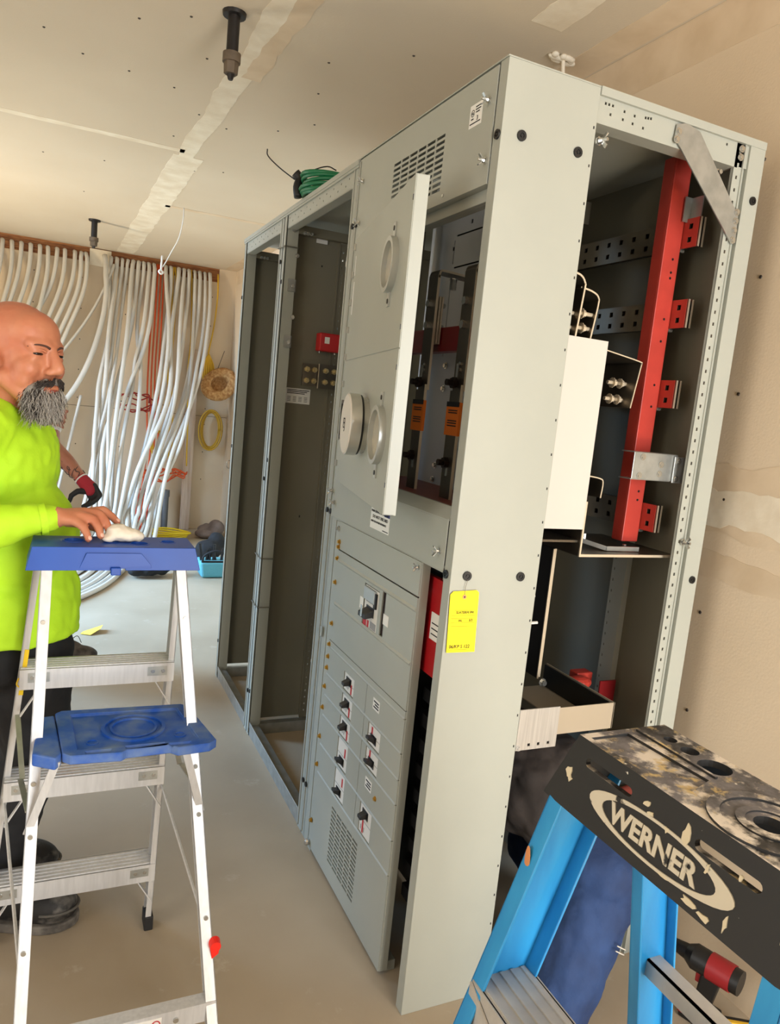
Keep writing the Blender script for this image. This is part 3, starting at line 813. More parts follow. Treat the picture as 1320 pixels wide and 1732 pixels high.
# main breaker
m = MB(); m.box(-0.004,0.05,0.376,0.474,0.888,1.008); mbk = A.part('main_breaker', m, WHITEP, bevel=.001)
MB().box(-0.012,-0.004,0.392,0.470,0.968,1.006).build('breaker_cover', mat('clear_grey_cover',(168,176,178),0.15), mbk, bevel=.002)
m = MB(); m.box(-0.010,-0.004,0.384,0.398,0.956,1.0); m.box(-.0055,-.004,.40,.455,.925,.953); m.prism([(-.005,.40,.928),(-.03,.405,.922),(-.03,.405,.935),(-.005,.40,.948)],(0,.05,0)); m.build('toggle', BLACK, mbk)
m = MB(); m.box(-.0312,-.030,.425,.437,.925,.958); m.build('handle_clip', STEEL, mbk)
m = MB(); m.box(-.0048,-.004,.448,.472,.888,.915); m.box(-.0048,-.004,.43,.442,.89,.91); m.build('red_stripe', REDINK, mbk)
m = MB(); m.box(-.0048,-.004,.38,.42,.892,.912); m.box(-.0048,-.004,.41,.46,.962,.965); m.build('print', mat('grey_print',(150,148,146),0.6), mbk)
MB().box(0.0,0.04,0.328,0.348,0.896,1.020).build('side_slot', mat('dark_slot',(44,24,22),0.5), mbk)
m = MB(); m.box(XF-.001,XF,0.476,0.502,0.930,0.965); m.cut().box(XF-.001,XF,0.296,0.330,0.932,0.962); m.build('tab_label', WHITE, mbk)
# red insulated box showing in the gap beside the breaker plates
m = MB(); m.box(0.036,0.05,0.036,0.240,0.862,1.112); rb = A.part('red_barrier', m, mat('deep_red_barrier',(168,20,26),0.45), label='deep red insulating barrier in the gap')
MB().box(0.0353,0.036,0.085,0.135,0.955,1.025).build('paper_label', WHITE, rb)
m = MB()
for k in range(3): m.box(.0348,.0353,.093,.128,.968+k*.014,.971+k*.014)
m.build('print', INK, rb)
m = MB(); m.holed((0.045,0,0),(0,1,0),(0,0,1),(0.003,0,0),0.036,0.115,1.105,1.148,[(.05,.054,1.118,1.13),(.07,.074,1.12,1.132)]); A.part('gap_bracket', m, PAINT)
m = MB()
for k in range(5): m.cut().box(0.05,0.10,0.05,0.09,0.25+k*0.12,0.30+k*0.12)
A.part('neutral_lugs', m, mat('grey_lug',(70,70,66),0.5,0.3))

# ---------------------------------------------------------------- the two open cabinets further back
def open_cabinet(ya, yb, label):
    t = Thing('switchboard_cabinet', (0.39,(ya+yb)/2,0), label, 'cabinet', GRP)
    m = MB(); post_front(m, ya+0.002, ya+0.045, True); p = t.part('front_post', m, PAINT)
    m = MB()
    for z in (2.085,1.165,0.19): plug(m, (-0.002,ya+0.016,z), (-1,0,0), 0.009)
    m.build('hole_plug', BLACK, p)
    m = MB(); post_front(m, yb-0.045, yb-0.002, False); p = t.part('front_post', m, PAINT)
    m = MB()
    for z in (2.0,1.25,0.2): plug(m, (-0.002,yb-0.022,z), (-1,0,0), 0.009)
    m.build('hole_plug', BLACK, p)
    t.part('rear_post', MB().box(D-0.05,D,ya+0.002,ya+0.045,0,H-0.004).cut().box(D-0.05,D,yb-0.045,yb-0.002,0,H-0.004), PAINT)
    hol = []
    y = ya+0.09
    while y < yb-0.07:
        hol.append((y,y+.006,2.246,2.252)); hol.append((y+.03,y+.036,2.228,2.234)); y += 0.075
    m = MB(); m.holed((0.002,0,0),(0,1,0),(0,0,1),(0.003,0,0),ya+0.045,yb-0.045,2.212,2.268,hol); m.box(0.002,0.04,ya+.045,yb-.045,2.21,2.213)
    t.part('top_rail', m, PAINT)
    t.part('roof_panel', MB().box(-0.006,D,ya,yb,2.270,H).box(-0.004,0.01,ya,yb,2.262,2.27), PAINT)
    m = MB(); m.box(0.002,0.045,ya+.045,yb-.045,0.0,0.045); m.box(0.0,0.003,ya+.045,yb-.045,0.035,0.062)
    m.cut().box(0.045,0.70,yb-.05,yb-.01,0.0,0.05); t.part('base_rail', m, GALV, bevel=.002)
    t.part('side_wall', MB().box(0.045,0.252,yb-0.006,yb-0.003,0.06,H-.05), PAINT_SHADED)
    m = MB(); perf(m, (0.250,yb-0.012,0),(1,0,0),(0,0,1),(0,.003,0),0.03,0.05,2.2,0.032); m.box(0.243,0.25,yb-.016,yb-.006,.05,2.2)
    t.part('inner_rail', m, PAINT_SHADED)
    t.part('rear_wall', MB().box(0.29,D-.05,yb-0.006,yb-0.003,0.06,H-.05).cut().box(D-.01,D-.008,ya+.01,yb-.01,.05,2.2695), PAINT_SHADED)
    return t
B = open_cabinet(YS[1], YS[2], 'middle open switchboard cabinet frame with red box and bolted bus plate inside')
Cc = open_cabinet(YS[2], YS[3], 'farthest open empty switchboard cabinet frame beside the drywall corner')
yb = YS[2]
# fittings inside the middle cabinet
m = MB(); m.box(0.168,0.262,1.60,1.655,1.735,1.812); o = B.part('red_box', m, mat('red_box',(186,32,34),0.45), label='red plastic box with a small label', bevel=.006)
MB().box(0.190,0.212,1.5992,1.60,1.768,1.795).build('paper_label', WHITE, o)
m = MB(); m.cyl((.18,1.63,1.735),(.18,1.63,1.727),.005,n=8); m.cut().cyl((.25,1.63,1.735),(.25,1.63,1.727),.005,n=8); m.build('bolt', STEEL, o)
m = MB(); m.box(0.105,0.185,1.604,1.612,1.582,1.676); m.cut().box(0.172,0.262,1.588,1.596,1.576,1.680); o = B.part('bus_plate', m, TIN, label='bolted bus plates')
MB().box(.171,.173,1.587,1.597,1.576,1.68).build('bar_edge', COPPER, o)
m = MB()
for x, y in ((.122,1.604),(.155,1.604),(.200,1.588),(.238,1.588)):
    for z in (1.652,1.605): m.cut().cyl((x,y,z),(x,y-.03,z),.006,n=10); m.cyl((x,y,z),(x,y-.012,z),.012,n=6)
m.build('bolt', mat('yellow_zinc_bolt',(206,188,140),0.35,0.7), o, smooth=.5)
lab = B.part('instruction_label', MB().box(0.058,0.170,yb-0.0075,yb-0.006,1.503,1.568), WHITE); m = MB()
for k in range(3): m.box(.065,.165-.01*k,yb-.008,yb-.0075,1.559-.007*k,1.5625-.007*k)
for c_ in range(4):
    for k in range(4): m.box(.068+.025*c_,.083+.025*c_,yb-.008,yb-.0075,1.512+.006*k,1.514+.006*k)
m.build('print', INK, lab)
B.part('paper_tag', MB().box(0.140,0.190,yb-.012,yb-.0105,2.185,2.235), WHITE)
m = MB(); m.box(0.172,0.178,yb-.0075,yb-.006,2.09,2.098); m.cut().box(.165,.17,yb-.0075,yb-.006,1.0,1.01); B.part('knockout', m, BLACK)
for z in (1.985,1.755):
    o = B.part('hinge_bracket', MB().box(0.020,0.052,yb-.052,yb-.048,z-.022,z+.028).box(.050,.053,yb-.052,yb-.03,z-.022,z+.028), GALV); mm = MB(); hexbolt(mm,(.04,yb-.053,z),(0,-1,0),.005,.008); mm.build('bolt', STEEL, o)
m = MB()
for z in (2.14,0.82,0.60): m.cut().tube([(-.006,yb-.055,z),(-.008,yb-.02,z-.001),(-.006,yb+.05,z+.004),(0.01,yb+.052,z+.004)],.0028,5); m.tube([(-.006,yb-.055,z),(0.05,yb-.055,z)],.0028,5)
B.part('wire_tie', m, mat('dull_wire',(120,118,108),0.4,0.5))
m = MB()
for z in (2.14,1.89): hexbolt(m,(.05,yb-.05,z-.03),(0,-1,0),.006,.01)
for x, z in ((.03,2.235),(.045,2.235),(.03,2.21)): hexbolt(m,(x,yb-.048,z),(0,-1,0),.006,.006)
B.part('bolt', m, STEEL)
# cross rails and dangling bolts in the tops and rear of both frames
for t, ya, yb in ((B,YS[1],YS[2]),(Cc,YS[2],YS[3])):
    t.part('cross_rail', MB().box(0.05,D-.05,yb-.05,yb-.02,2.2,2.235).cut().box(0.30,0.32,ya+.05,yb-.05,2.17,2.2), PAINT_SHADED)
    m = MB()
    for x in (.075,.09,.105): hexbolt(m,(x,yb-.05,2.205),(0,-1,0),.005,.014)
    t.part('bolt', m, STEEL)
m = MB(); m.box(0.10,0.24,0.93,0.96,1.28,1.46); B.part('fibre_block', m, mat('brown_block',(104,48,34),0.5)); m = MB(); m.tube([(0.02,.90,1.36),(0.10,.93,1.365)],.006,8); B.part('bolt', m, STEEL)

# yellow hand-written tag hanging from the plug on the side cover
T = Thing('tag', (0.04,-0.004,1.115), 'bright yellow handwritten card tag hanging on the pale side cover', 'tag')
def tgp(u, v, off=0): return Vector((0.0015+0.008*0, -0.0045-off, 1.115)) + Vector((1,0,-0.012))*u + Vector((0.045,0,-1)).normalized()*v
cw, ch = 0.078, 0.150
poly = [tgp(0.008,0),tgp(cw-0.006,-0.003),tgp(cw,0.003),tgp(cw,ch),tgp(0,ch),tgp(0,0.008)]
for i, p in enumerate(poly): poly[i] = p + Vector((0,0,0))
card = T.part('card', MB().prism(poly, (0,0.0008,0)), YELLOW)
T.part('eyelet', MB().ring(tgp(0.038,0.013,0.0008),(0,-1,0),.0025,.0055,.0008,16), mat('eyelet',(214,150,96),0.6))
T.part('eyelet_hole', MB().cyl(tgp(0.038,0.013,0.0002),tgp(0.038,0.013,0.0009),.0026,n=12), INK)
T.part('string', MB().tube([tgp(0.038,0.012,0.001),tgp(0.0385,-0.01,0.001),(0.0432,-0.006,1.142)],.0006,5), mat('string',(120,112,96),0.8))
m = MB()
for v in (0.046,0.058,0.066,0.0755,0.085): m.obox(tgp(0.014 if v < .05 else .006,v,0.0006), Vector((1,0,-.012))*(.05 if v < .05 else .064), Vector((0,0,-.0006)), Vector((0,-.0002,0)))
m.obox(tgp(0.004,0.1425,0.0006), Vector((1,0,-.012))*.068, Vector((0,0,-.0006)), Vector((0,-.0002,0)))
T.part('ruled_lines', m, mat('tag_print',(150,118,20),0.7))
HAND = mat('pen_ink', (70,62,20), 0.7)
for s, u, v, sz in (('SLATERM PM',.018,.054,.0085),('IAL',.026,.0735,.0075),('3/3',.054,.0735,.0085),('06/KP S 122',.005,.139,.0115)):
    o = text('handwriting', s, sz, tgp(u,v,0.0008), (1,0,-.012), (-.045,0,1), HAND, T.root, shear=.15); o.location = -Vector(T.root.location)
# ================================================================= step ladders
def carve(o, cutter, mats=None):
    """subtract closed shapes from a mesh object, result stored in its mesh"""
    c = cutter.build('cutter', BLACK)
    c.parent = o.parent; c.location = o.location
    md = o.modifiers.new('cut', 'BOOLEAN'); md.operation = 'DIFFERENCE'; md.object = c; md.solver = 'EXACT'; md.use_self = True
    bpy.context.view_layer.update()
    dg = bpy.context.evaluated_depsgraph_get()
    me = bpy.data.meshes.new_from_object(o.evaluated_get(dg))
    o.modifiers.clear()
    o.data = me
    bpy.data.objects.remove(c)
    return o
def frustum(mb, b, zb, t, zt):
    """box with different bottom and top rectangles (x0,x1,y0,y1)"""
    P = [(b[0],b[2],zb),(b[1],b[2],zb),(b[1],b[3],zb),(b[0],b[3],zb),(t[0],t[2],zt),(t[1],t[2],zt),(t[1],t[3],zt),(t[0],t[3],zt)]
    mb.add(P, [(3,2,1,0),(4,5,6,7),(0,1,5,4),(1,2,6,5),(2,3,7,6),(3,0,4,7)])
    return mb
def channel(mb, p0, p1, web_dir, side_dir, width, flange, t=0.003):
    """C channel from p0 to p1 (centre of the web); flanges stand out along web_dir, width runs along side_dir"""
    p0, p1 = Vector(p0), Vector(p1); d = p1-p0
    s = Vector(side_dir); s = (s - d*(s.dot(d)/d.length_squared)).normalized()
    w_ = Vector(web_dir); w_ = (w_ - d*(w_.dot(d)/d.length_squared) - s*w_.dot(s)).normalized()
    mb.obox(p0-s*width/2, d, s*width, w_*t)
    mb.obox(p0-s*width/2, d, s*t, w_*flange)
    mb.obox(p0+s*(width/2-t), d, s*t, w_*flange)
    return mb

ALU = mat('mill_aluminium', (206,206,206), 0.38, 0.3, var=0.06, vscale=6, stretch=(20,20,2))
BLUE = mat('blue_plastic', (4,62,152), 0.42, col2=(8,72,166), vscale=5)
BLUED = mat('dusty_blue_plastic', (10,76,168), 0.6, col2=(96,120,158), vscale=16, ramp=(0.42,0.72), detail=8)
L1 = Thing('step_ladder', (-0.71,0.26,0), 'aluminium step ladder with bright blue top and blue pail shelf', 'ladder')
m = frustum(MB(), (-0.900,-0.518,0.314,0.468), 1.088, (-0.888,-0.530,0.326,0.456), 1.140)
top = L1.part('top_cap', m, BLUE, label='blue plastic ladder top')
cut = MB(); frustum(cut, (-0.893,-0.525,0.321,0.461), 1.07, (-0.884,-0.534,0.330,0.452), 1.132)
for x, y, r in ((-0.80,0.405,0.022),(-0.655,0.375,0.020),(-0.585,0.40,0.016),(-0.72,0.40,0.014)): cut.cyl((x,y,1.12),(x,y,1.16), r, n=24)
for z in (1.122,1.108): cut.cyl((-0.91,0.36,z),(-0.86,0.36,z),0.004,n=8); cut.cyl((-0.91,0.42,z),(-0.86,0.42,z),0.004,n=8)
cut.box(-0.715,-0.69,0.30,0.33,1.08,1.094)
carve(top, cut)
top.modifiers.new('bevel','BEVEL').width = 0.0025
m = MB()
for x, y, r in ((-0.80,0.405,0.022),(-0.655,0.375,0.020),(-0.585,0.40,0.016),(-0.72,0.40,0.014)): m.cut().ring((x,y,1.139),(0,0,1),r,r+0.004,0.0018,24)
m.build('hole_rim', BLUE, top)
MB().box(-0.722,-0.700,0.305,0.33,1.078,1.096).build('bucket_hook', BLUE, top, bevel=.002)
m = MB(); m.prism([(-0.79,0.3165,1.092),(-0.775,0.3185,1.128),(-0.655,0.3185,1.128),(-0.632,0.3165,1.10),(-0.632,0.3165,1.092)],(0,-0.0015,0)); m.build('raised_field', BLUE, top, bevel=.0008)
# rails: shelf side towards the viewer, tread side behind
RN = [((-0.868,0.345,1.12),(-0.893,-0.055,0.02),1), ((-0.552,0.345,1.12),(-0.470,-0.055,0.02),-1)]
RF = [((-0.880,0.440,1.12),(-0.985,0.560,0.02),1), ((-0.540,0.440,1.12),(-0.556,0.520,0.02),-1)]
for a, b, s in RN: L1.part('rail', channel(MB(), a, b, (s,0,0), (0,1,0), 0.034, 0.024), ALU, bevel=.0008)
for a, b, s in RF: L1.part('rail', channel(MB(), a, b, (s,0,0), (0,1,0), 0.046, 0.016), ALU, bevel=.0008)
def on_rail(r, z):
    a, b, s = r; a, b = Vector(a), Vector(b); return a + (b-a)*((a.z-z)/(a.z-b.z))
for r in RN + RF:
    b = Vector(r[1]); m = MB(); m.box(b.x-0.012+(0.006*r[2]), b.x+0.018+(0.006*r[2])-0.006, b.y-0.028, b.y+0.028, 0.0, 0.042)
    L1.part('foot', m, RUBBER, bevel=.003)
# treads
for z in (0.815,0.513,0.212):
    a, b = on_rail(RF[0],z), on_rail(RF[1],z); y = (a.y+b.y)/2
    m = MB(); m.box(a.x+0.002,b.x-0.002,y-0.040,y+0.040,z-0.004,z); m.box(a.x+0.002,b.x-0.002,y-0.042,y-0.038,z-0.050,z); m.box(a.x+.002,b.x-.002,y+.038,y+.042,z-.03,z)
    for k in range(5): m.box(a.x+.004,b.x-.004,y-.034+k*.015,y-.029+k*.015,z,z+.0025)
    t = L1.part('tread', m, ALU)
    m = MB()
    for x in (a.x+0.03,a.x+0.055,b.x-0.055,b.x-0.03): m.cut().cyl((x,y-.042,z-.02),(x,y-.045,z-.02),.005,n=10)
    m.build('rivet_head', STEEL, t)
    m = MB(); m.box(a.x+.02,a.x+.068,y-.0435,y-.042,z-.032,z-.008); m.cut().box(b.x-.068,b.x-.02,y-.0435,y-.042,z-.032,z-.008); m.build('mending_plate', GALV, t)
    for e, sg in ((a,1),(b,-1)):
        L1.part('knee_brace', MB().bar((e.x+sg*0.05,y-0.03,z-0.045),(e.x+sg*0.006,y-0.03,z-0.12),0.014,0.003,(0,1,0)), ALU)
# rungs and braces on the shelf side
for z, h_ in ((0.165,0.045),):
    a, b = on_rail(RN[0],z), on_rail(RN[1],z)
    o = L1.part('rear_brace', MB().box(a.x+.003,b.x-.003,a.y-0.012,a.y-0.009,z-h_/2,z+h_/2).box(a.x+.003,b.x-.003,a.y-.009,a.y+.02,z+h_/2-.003,z+h_/2), ALU)
    st = MB().box(-0.72,-0.60,a.y-.0126,a.y-.012,z-.014,z+.014).build('warning_label', WHITE, o)
    MB().ring((-0.612,a.y-.0127,z),(0,-1,0),.007,.0095,.0004,18).bar((-0.618,a.y-.0128,z+.006),(-.606,a.y-.0128,z-.006),.002,.0004,(0,1,0)).build('prohibition_sign', REDINK, st)
    text('letters', 'CAUTION', 0.011, (-0.70,a.y-.0128,z-.003), (1,0,0), (0,0,1), INK, st)
    m = MB(); m.cyl((-0.57,a.y-.012,z),(-0.57,a.y-.016,z),.006,n=10); m.build('rivet_head', STEEL, o)
for z, w_ in ((0.735,0.03),):
    a, b = on_rail(RN[0],z), on_rail(RN[1],z); L1.part('shelf_bar', MB().box(a.x,b.x,a.y-.006,a.y-.003,z-.03,z), ALU)
# spreaders between the two sides
for i, sg in ((0,1),(1,-1)):
    n_, f_ = on_rail(RN[i],0.60), on_rail(RF[i],0.70)
    mid = (n_+f_)/2 + Vector((0,0,-0.06))
    m = MB(); m.bar(n_+Vector((sg*.004,0,0)), mid+Vector((sg*.004,0,0)), .012, .0035, (1,0,0)); m.cut().bar(f_+Vector((sg*.008,0,0)), mid+Vector((sg*.008,0,0)), .012, .0035, (1,0,0)); L1.part('spreader', m, GALV)
    n_, f_ = on_rail(RN[i],0.30), on_rail(RF[i],0.46)
    L1.part('brace_rod', MB().tube([n_+Vector((sg*.006,.01,0)), f_+Vector((sg*.006,-.01,0))], .004, 6), ALU)
    a = on_rail(RN[i],0.56)
    L1.part('shelf_brace', MB().bar(a+Vector((sg*.004,-.005,0)), Vector((a.x+sg*0.055,0.10,0.735)), .016, .004, (1,0,0)), ALU)
m = MB()
for r in RN:
    for z in (0.98,0.66,0.56,0.35): p = on_rail(r,z); m.cut().cyl(p+Vector((r[2]*.011,-.018,0)), p+Vector((r[2]*.011,-.021,0)), .005, n=10)
for r in RF:
    for z in (0.80,0.50): p = on_rail(r,z); m.cut().cyl(p+Vector((r[2]*.008,-.024,0)), p+Vector((r[2]*.008,-.027,0)), .005, n=10)
L1.part('rivet_head', m, STEEL)
# pail shelf
zs = 0.752
poly = [(-0.80,0.085),(-0.70,0.078),(-0.69,0.088),(-0.60,0.092),(-0.585,0.076),(-0.515,0.082),(-0.498,0.098),(-0.530,0.295),(-0.545,0.308),(-0.815,0.318),(-0.828,0.306),(-0.815,0.10)]
m = MB().prism([(x,y,zs-0.020) for x, y in poly], (0,0,0.020))
shelf = L1.part('pail_shelf', m, BLUED, label='dusty blue plastic pail shelf')
cut = MB(); cx, cy = -0.665, 0.205
cut.prism([(-0.785,0.112,zs-0.006),(-0.535,0.112,zs-0.006),(-0.558,0.285,zs-0.006),(-0.795,0.292,zs-0.006)], (0,0,0.02))
for x0_, x1_ in ((-0.77,-0.72),(-0.60,-0.555)): cut.box(x0_,x1_,0.088,0.10,zs-.004,zs+.01)
cut.box(-.69,-.61,.095,.108,zs-.004,zs+.01)
carve(shelf, cut)
shelf.modifiers.new('bevel','BEVEL').width = 0.002
MB().ring((cx,cy,zs-0.006),(0,0,1),0.062,0.070,0.005,36).build('pail_ring', BLUED, shelf)
MB().ring((cx,cy,zs-0.006),(0,0,1),0.046,0.051,0.004,36).build('pail_ring', BLUED, shelf)
m = MB(); m.prism([(-0.872,0.12,zs-0.032),(-0.828,0.09,zs-0.032),(-0.816,0.11,zs-0.032),(-0.83,0.305,zs-0.032),(-0.862,0.30,zs-0.032)], (0,0,0.028)); m.build('shelf_hook', BLUED, shelf, bevel=.004)
m = MB()
for x in (-0.755,-0.57): m.cut().ring((x,0.15,zs-0.006),(0,0,1),0.010,0.013,0.002,16)
m.build('moulded_mark', BLUED, shelf)
# red cap on the near right rail, safety sticker on the far left rail
p = on_rail(RN[1],0.30)
m = MB(); m.cyl(p+Vector((.004,-.014,-.002)), p+Vector((.004,-.034,-.002)), .0135, .012, 18); m.cut().prism([p+Vector((-.006,-.03,-.012)),p+Vector((.014,-.03,-.008)),p+Vector((.012,-.03,-.022)),p+Vector((-.002,-.03,-.032))],(0,.006,0))
L1.part('red_cap', m, mat('red_cap',(236,36,20),0.4), label='small red cap on the rail')
m = MB(); a = on_rail(RF[0],0.86); b = on_rail(RF[0],0.74)
m.bar(a+Vector((.012,-.0245,0)), b+Vector((.012,-.0245,0)), .010, .0006, (1,0,0)); L1.part('safety_sticker', m, mat('yellow_sticker',(232,196,30),0.5)); m = MB()
m.tube(crom([a+Vector((-.004,-.028,-.07)),a+Vector((.006,-.032,-.08)),a+Vector((.0,-.034,-.09)),a+Vector((-.008,-.03,-.085)),a+Vector((-.004,-.028,-.07))],4),.002,5)
L1.part('wire_loop', m, mat('yellow_wire',(222,184,40),0.5))

# ---------------------------------------------------------------- near ladder with the paint-spattered black top
def splat():
    m = mat('spattered_black_plastic', (36,35,33), 0.55)
    nt = m.node_tree; p = nt.nodes['Principled BSDF']
    tc = nt.nodes.new('ShaderNodeTexCoord'); ge = nt.nodes.new('ShaderNodeNewGeometry')
    def noise(sc, lo, hi, det=6):
        n = nt.nodes.new('ShaderNodeTexNoise'); n.inputs['Scale'].default_value = sc; n.inputs['Detail'].default_value = det; n.inputs['Roughness'].default_value = 0.65
        nt.links.new(tc.outputs['Object'], n.inputs['Vector'])
        r = nt.nodes.new('ShaderNodeValToRGB'); r.color_ramp.elements[0].position = lo; r.color_ramp.elements[1].position = hi
        nt.links.new(n.outputs['Fac'], r.inputs['Fac']); return r.outputs['Color']
    def mix(f, a, col):
        x = nt.nodes.new('ShaderNodeMix'); x.data_type = 'RGBA'
        nt.links.new(f, x.inputs[0])
        if isinstance(a, tuple): x.inputs[6].default_value = a
        else: nt.links.new(a, x.inputs[6])
        x.inputs[7].default_value = col
        return x.outputs[2]
    # paint lies where it dripped: on the upward faces only
    sx = nt.nodes.new('ShaderNodeSeparateXYZ'); nt.links.new(ge.outputs['True Normal'], sx.inputs[0])
    up = nt.nodes.new('ShaderNodeMath'); up.operation = 'GREATER_THAN'; up.inputs[1].default_value = 0.5
    nt.links.new(sx.outputs['Z'], up.inputs[0])
    def mul(a, b):
        q = nt.nodes.new('ShaderNodeMath'); q.operation = 'MULTIPLY'; nt.links.new(a, q.inputs[0]); nt.links.new(b, q.inputs[1]); return q.outputs[0]
    c = mix(mul(noise(9, .40, .62), up.outputs[0]), (0.02,0.019,0.018,1), srgb(126,122,124))
    c = mix(mul(noise(17, .50, .60), up.outputs[0]), c, srgb(214,204,190))
    c = mix(mul(noise(31, .56, .66), up.outputs[0]), c, srgb(196,172,120))
    c = mix(noise(46, .72, .74, 3), c, srgb(226,220,204))
    nt.links.new(c, p.inputs['Base Color'])
    return m
SPLAT = splat()
FIB = mat('blue_fibreglass', (38,138,200), 0.32, col2=(52,156,214), vscale=4, stretch=(6,6,1))
L2 = Thing('step_ladder', (-0.13,-0.89,0), 'blue fibreglass step ladder with a paint-spattered black top in the foreground', 'ladder')
yc = -0.893
m = frustum(MB(), (-0.222,-0.040,yc-0.197,yc+0.197), 1.020, (-0.207,-0.058,yc-0.157,yc+0.157), 1.120)
top = L2.part('top_cap', m, SPLAT, label='black plastic ladder top caked with paint')
cut = MB(); frustum(cut, (-0.215,-0.047,yc-0.190,yc+0.190), 1.0, (-0.201,-0.064,yc-0.150,yc+0.150), 1.111)
for x, y, r in ((-0.092,-0.856,0.021),(-0.088,-0.812,0.012),(-0.088,-0.778,0.009),(-0.085,-1.0,0.016)): cut.cyl((x,y,1.09),(x,y,1.14), r, n=24)
for ya, yb, z in ((-0.765,-0.838,1.094),(-0.948,-1.021,1.092)):
    for y in (ya,yb): cut.cyl((-0.24,y,z),(-0.20,y,z),0.006,n=12)
    cut.box(-0.24,-0.20,yb,ya,z-0.006,z+0.006)
cut.prism([(-0.198,-0.748,1.116),(-0.135,-0.748,1.116),(-0.128,-0.88,1.116),(-0.172,-0.895,1.116),(-0.196,-0.86,1.116)],(0,0,.02))
cut.cyl((-0.140,-0.975,1.105),(-0.140,-0.975,1.14),0.018,n=24)
carve(top, cut)
top.modifiers.new('bevel','BEVEL').width = 0.003
MB().ring((-0.140,-0.975,1.119),(0,0,1),0.052,0.066,0.004,40).build('pail_ring', SPLAT, top, smooth=.6)
MB().ring((-0.140,-0.975,1.119),(0,0,1),0.026,0.036,0.003,40).build('pail_ring', SPLAT, top, smooth=.6)
m = MB(); m.box(-0.118,-0.114,-0.88,-0.745,1.119,1.123); m.build('rib', SPLAT, top)
# maker's oval and lettering on the long face (the face leans back slightly)
fd = Vector((0.015,0,0.1)).normalized()
def fpt(y, z, off=0.0): return Vector((-0.222+(z-1.02)*0.15-off, y, z))
CREAM = mat('worn_cream_print', (214,204,182), 0.7, col2=(40,38,36), vscale=38, ramp=(0.60,0.66))
N_ = 40; vs_, fs_ = [], []
for i in range(N_+1):
    t = 2*PI*i/N_
    for k in (1.0, 0.0):
        # thick ends, thin top and bottom: the inner outline is a slimmer oval
        ry, rz = (0.112,0.026) if k else (0.088,0.0225)
        vs_.append(fpt(-0.893-ry*math.cos(t), 1.0605+rz*math.sin(t), 0.0012))
for i in range(N_): fs_.append((2*i,2*i+1,2*i+3,2*i+2))
m = MB(); m.add(vs_, fs_); m.add([v+Vector((0.0011,0,0)) for v in vs_], [f[::-1] for f in fs_])
o = m.build('logo_oval', CREAM, top)
text('letters', 'WERNER', 0.0335, fpt(-0.820,1.0485,0.0006), (0,-1,0), fd, CREAM, top, depth=.0007, bold=0.0012)
# blobs of dried paint on the face
m = MB()
for y, z, ry, rz in ((-.735,1.068,.006,.008),(-.74,1.060,.004,.005),(-.93,1.094,.006,.012),(-.965,1.075,.003,.007),(-.905,1.084,.004,.004),(-.878,1.088,.005,.003),(-.955,1.032,.012,.004),(-.975,1.028,.010,.004),(-.915,1.036,.012,.002),(-1.0,1.04,.003,.012),(-1.003,1.09,.003,.004),(-1.06,1.06,.003,.003),(-.87,1.096,.007,.004)):
    q = [fpt(y+ry*r_*math.cos(a_), z+rz*r_*math.sin(a_), -0.0008) for a_, r_ in [(2*PI*i_/9, random.uniform(.45,1.15)) for i_ in range(9)]]
    m.cut().prism(q, (-0.0022,0,0))
m.build('paint_blob', mat('dried_paint',(222,208,176),0.7), top)
# rails
def r2(name, a, b, sg, width, fl): return L2.part(name, channel(MB(), a, b, (0,sg,0), (1,0,0), width, fl, 0.004), FIB, bevel=.0015)
rails = [((-0.166,-0.712,1.060),(-0.445,-0.635,0.02),-1), ((-0.166,-1.074,1.060),(-0.445,-1.15,0.02),1)]
backs = [((-0.062,-0.735,1.060),(0.125,-0.700,0.02),-1), ((-0.062,-1.051,1.060),(0.125,-1.085,0.02),1)]
for a, b, s in rails: r2('front_rail', a, b, s, 0.088, 0.028)
for a, b, s in backs: r2('rear_rail', a, b, s, 0.072, 0.022)
def on2(r, z): a, b = Vector(r[0]), Vector(r[1]); return a + (b-a)*((a.z-z)/(a.z-b.z))
SPAL = mat('spattered_aluminium', (176,172,166), 0.5, 0.25, col2=(206,200,190), vscale=11)
for z in (0.745,0.445,0.145):
    a, b = on2(rails[0],z), on2(rails[1],z)
    m = MB(); m.box(a.x-0.045,a.x+0.045,b.y+.004,a.y-.004,z-.004,z); m.box(a.x-0.047,a.x-.043,b.y+.004,a.y-.004,z-.055,z); m.box(a.x+.043,a.x+.047,b.y+.004,a.y-.004,z-.03,z)
    for k in range(5): m.box(a.x-.04+k*.018,a.x-.034+k*.018,b.y+.006,a.y-.006,z,z+.0025)
    L2.part('tread', m, SPAL)
    for e, sg in ((a,-1),(b,1)):
        L2.part('knee_brace', MB().prism([(e.x-.048,e.y+sg*.004,z-.002),(e.x-.048,e.y+sg*.10,z-.05),(e.x-.048,e.y+sg*.085,z-.07),(e.x-.048,e.y+sg*.004,z-.115)],(-.003,0,0)), SPAL)
for z in (0.72,0.40,0.12):
    a, b = on2(backs[0],z), on2(backs[1],z)
    L2.part('rear_brace', MB().box(a.x-.006,a.x-.002,b.y,a.y,z-.014,z+.014).box(a.x-.006,a.x+.02,b.y,a.y,z+.011,z+.014), SPAL)
for r in rails+backs:
    b = Vector(r[1]); L2.part('foot', MB().box(b.x-.045,b.x+.045,b.y-.016,b.y+.016,0,.06), mat('ladder_foot_blue',(20,130,214),0.5), bevel=.004)
for i in (0,1):
    a, b = on2(rails[i],0.55), on2(backs[i],0.55); L2.part('spreader', MB().bar(a,b,.02,.004), SPAL)
m = MB()
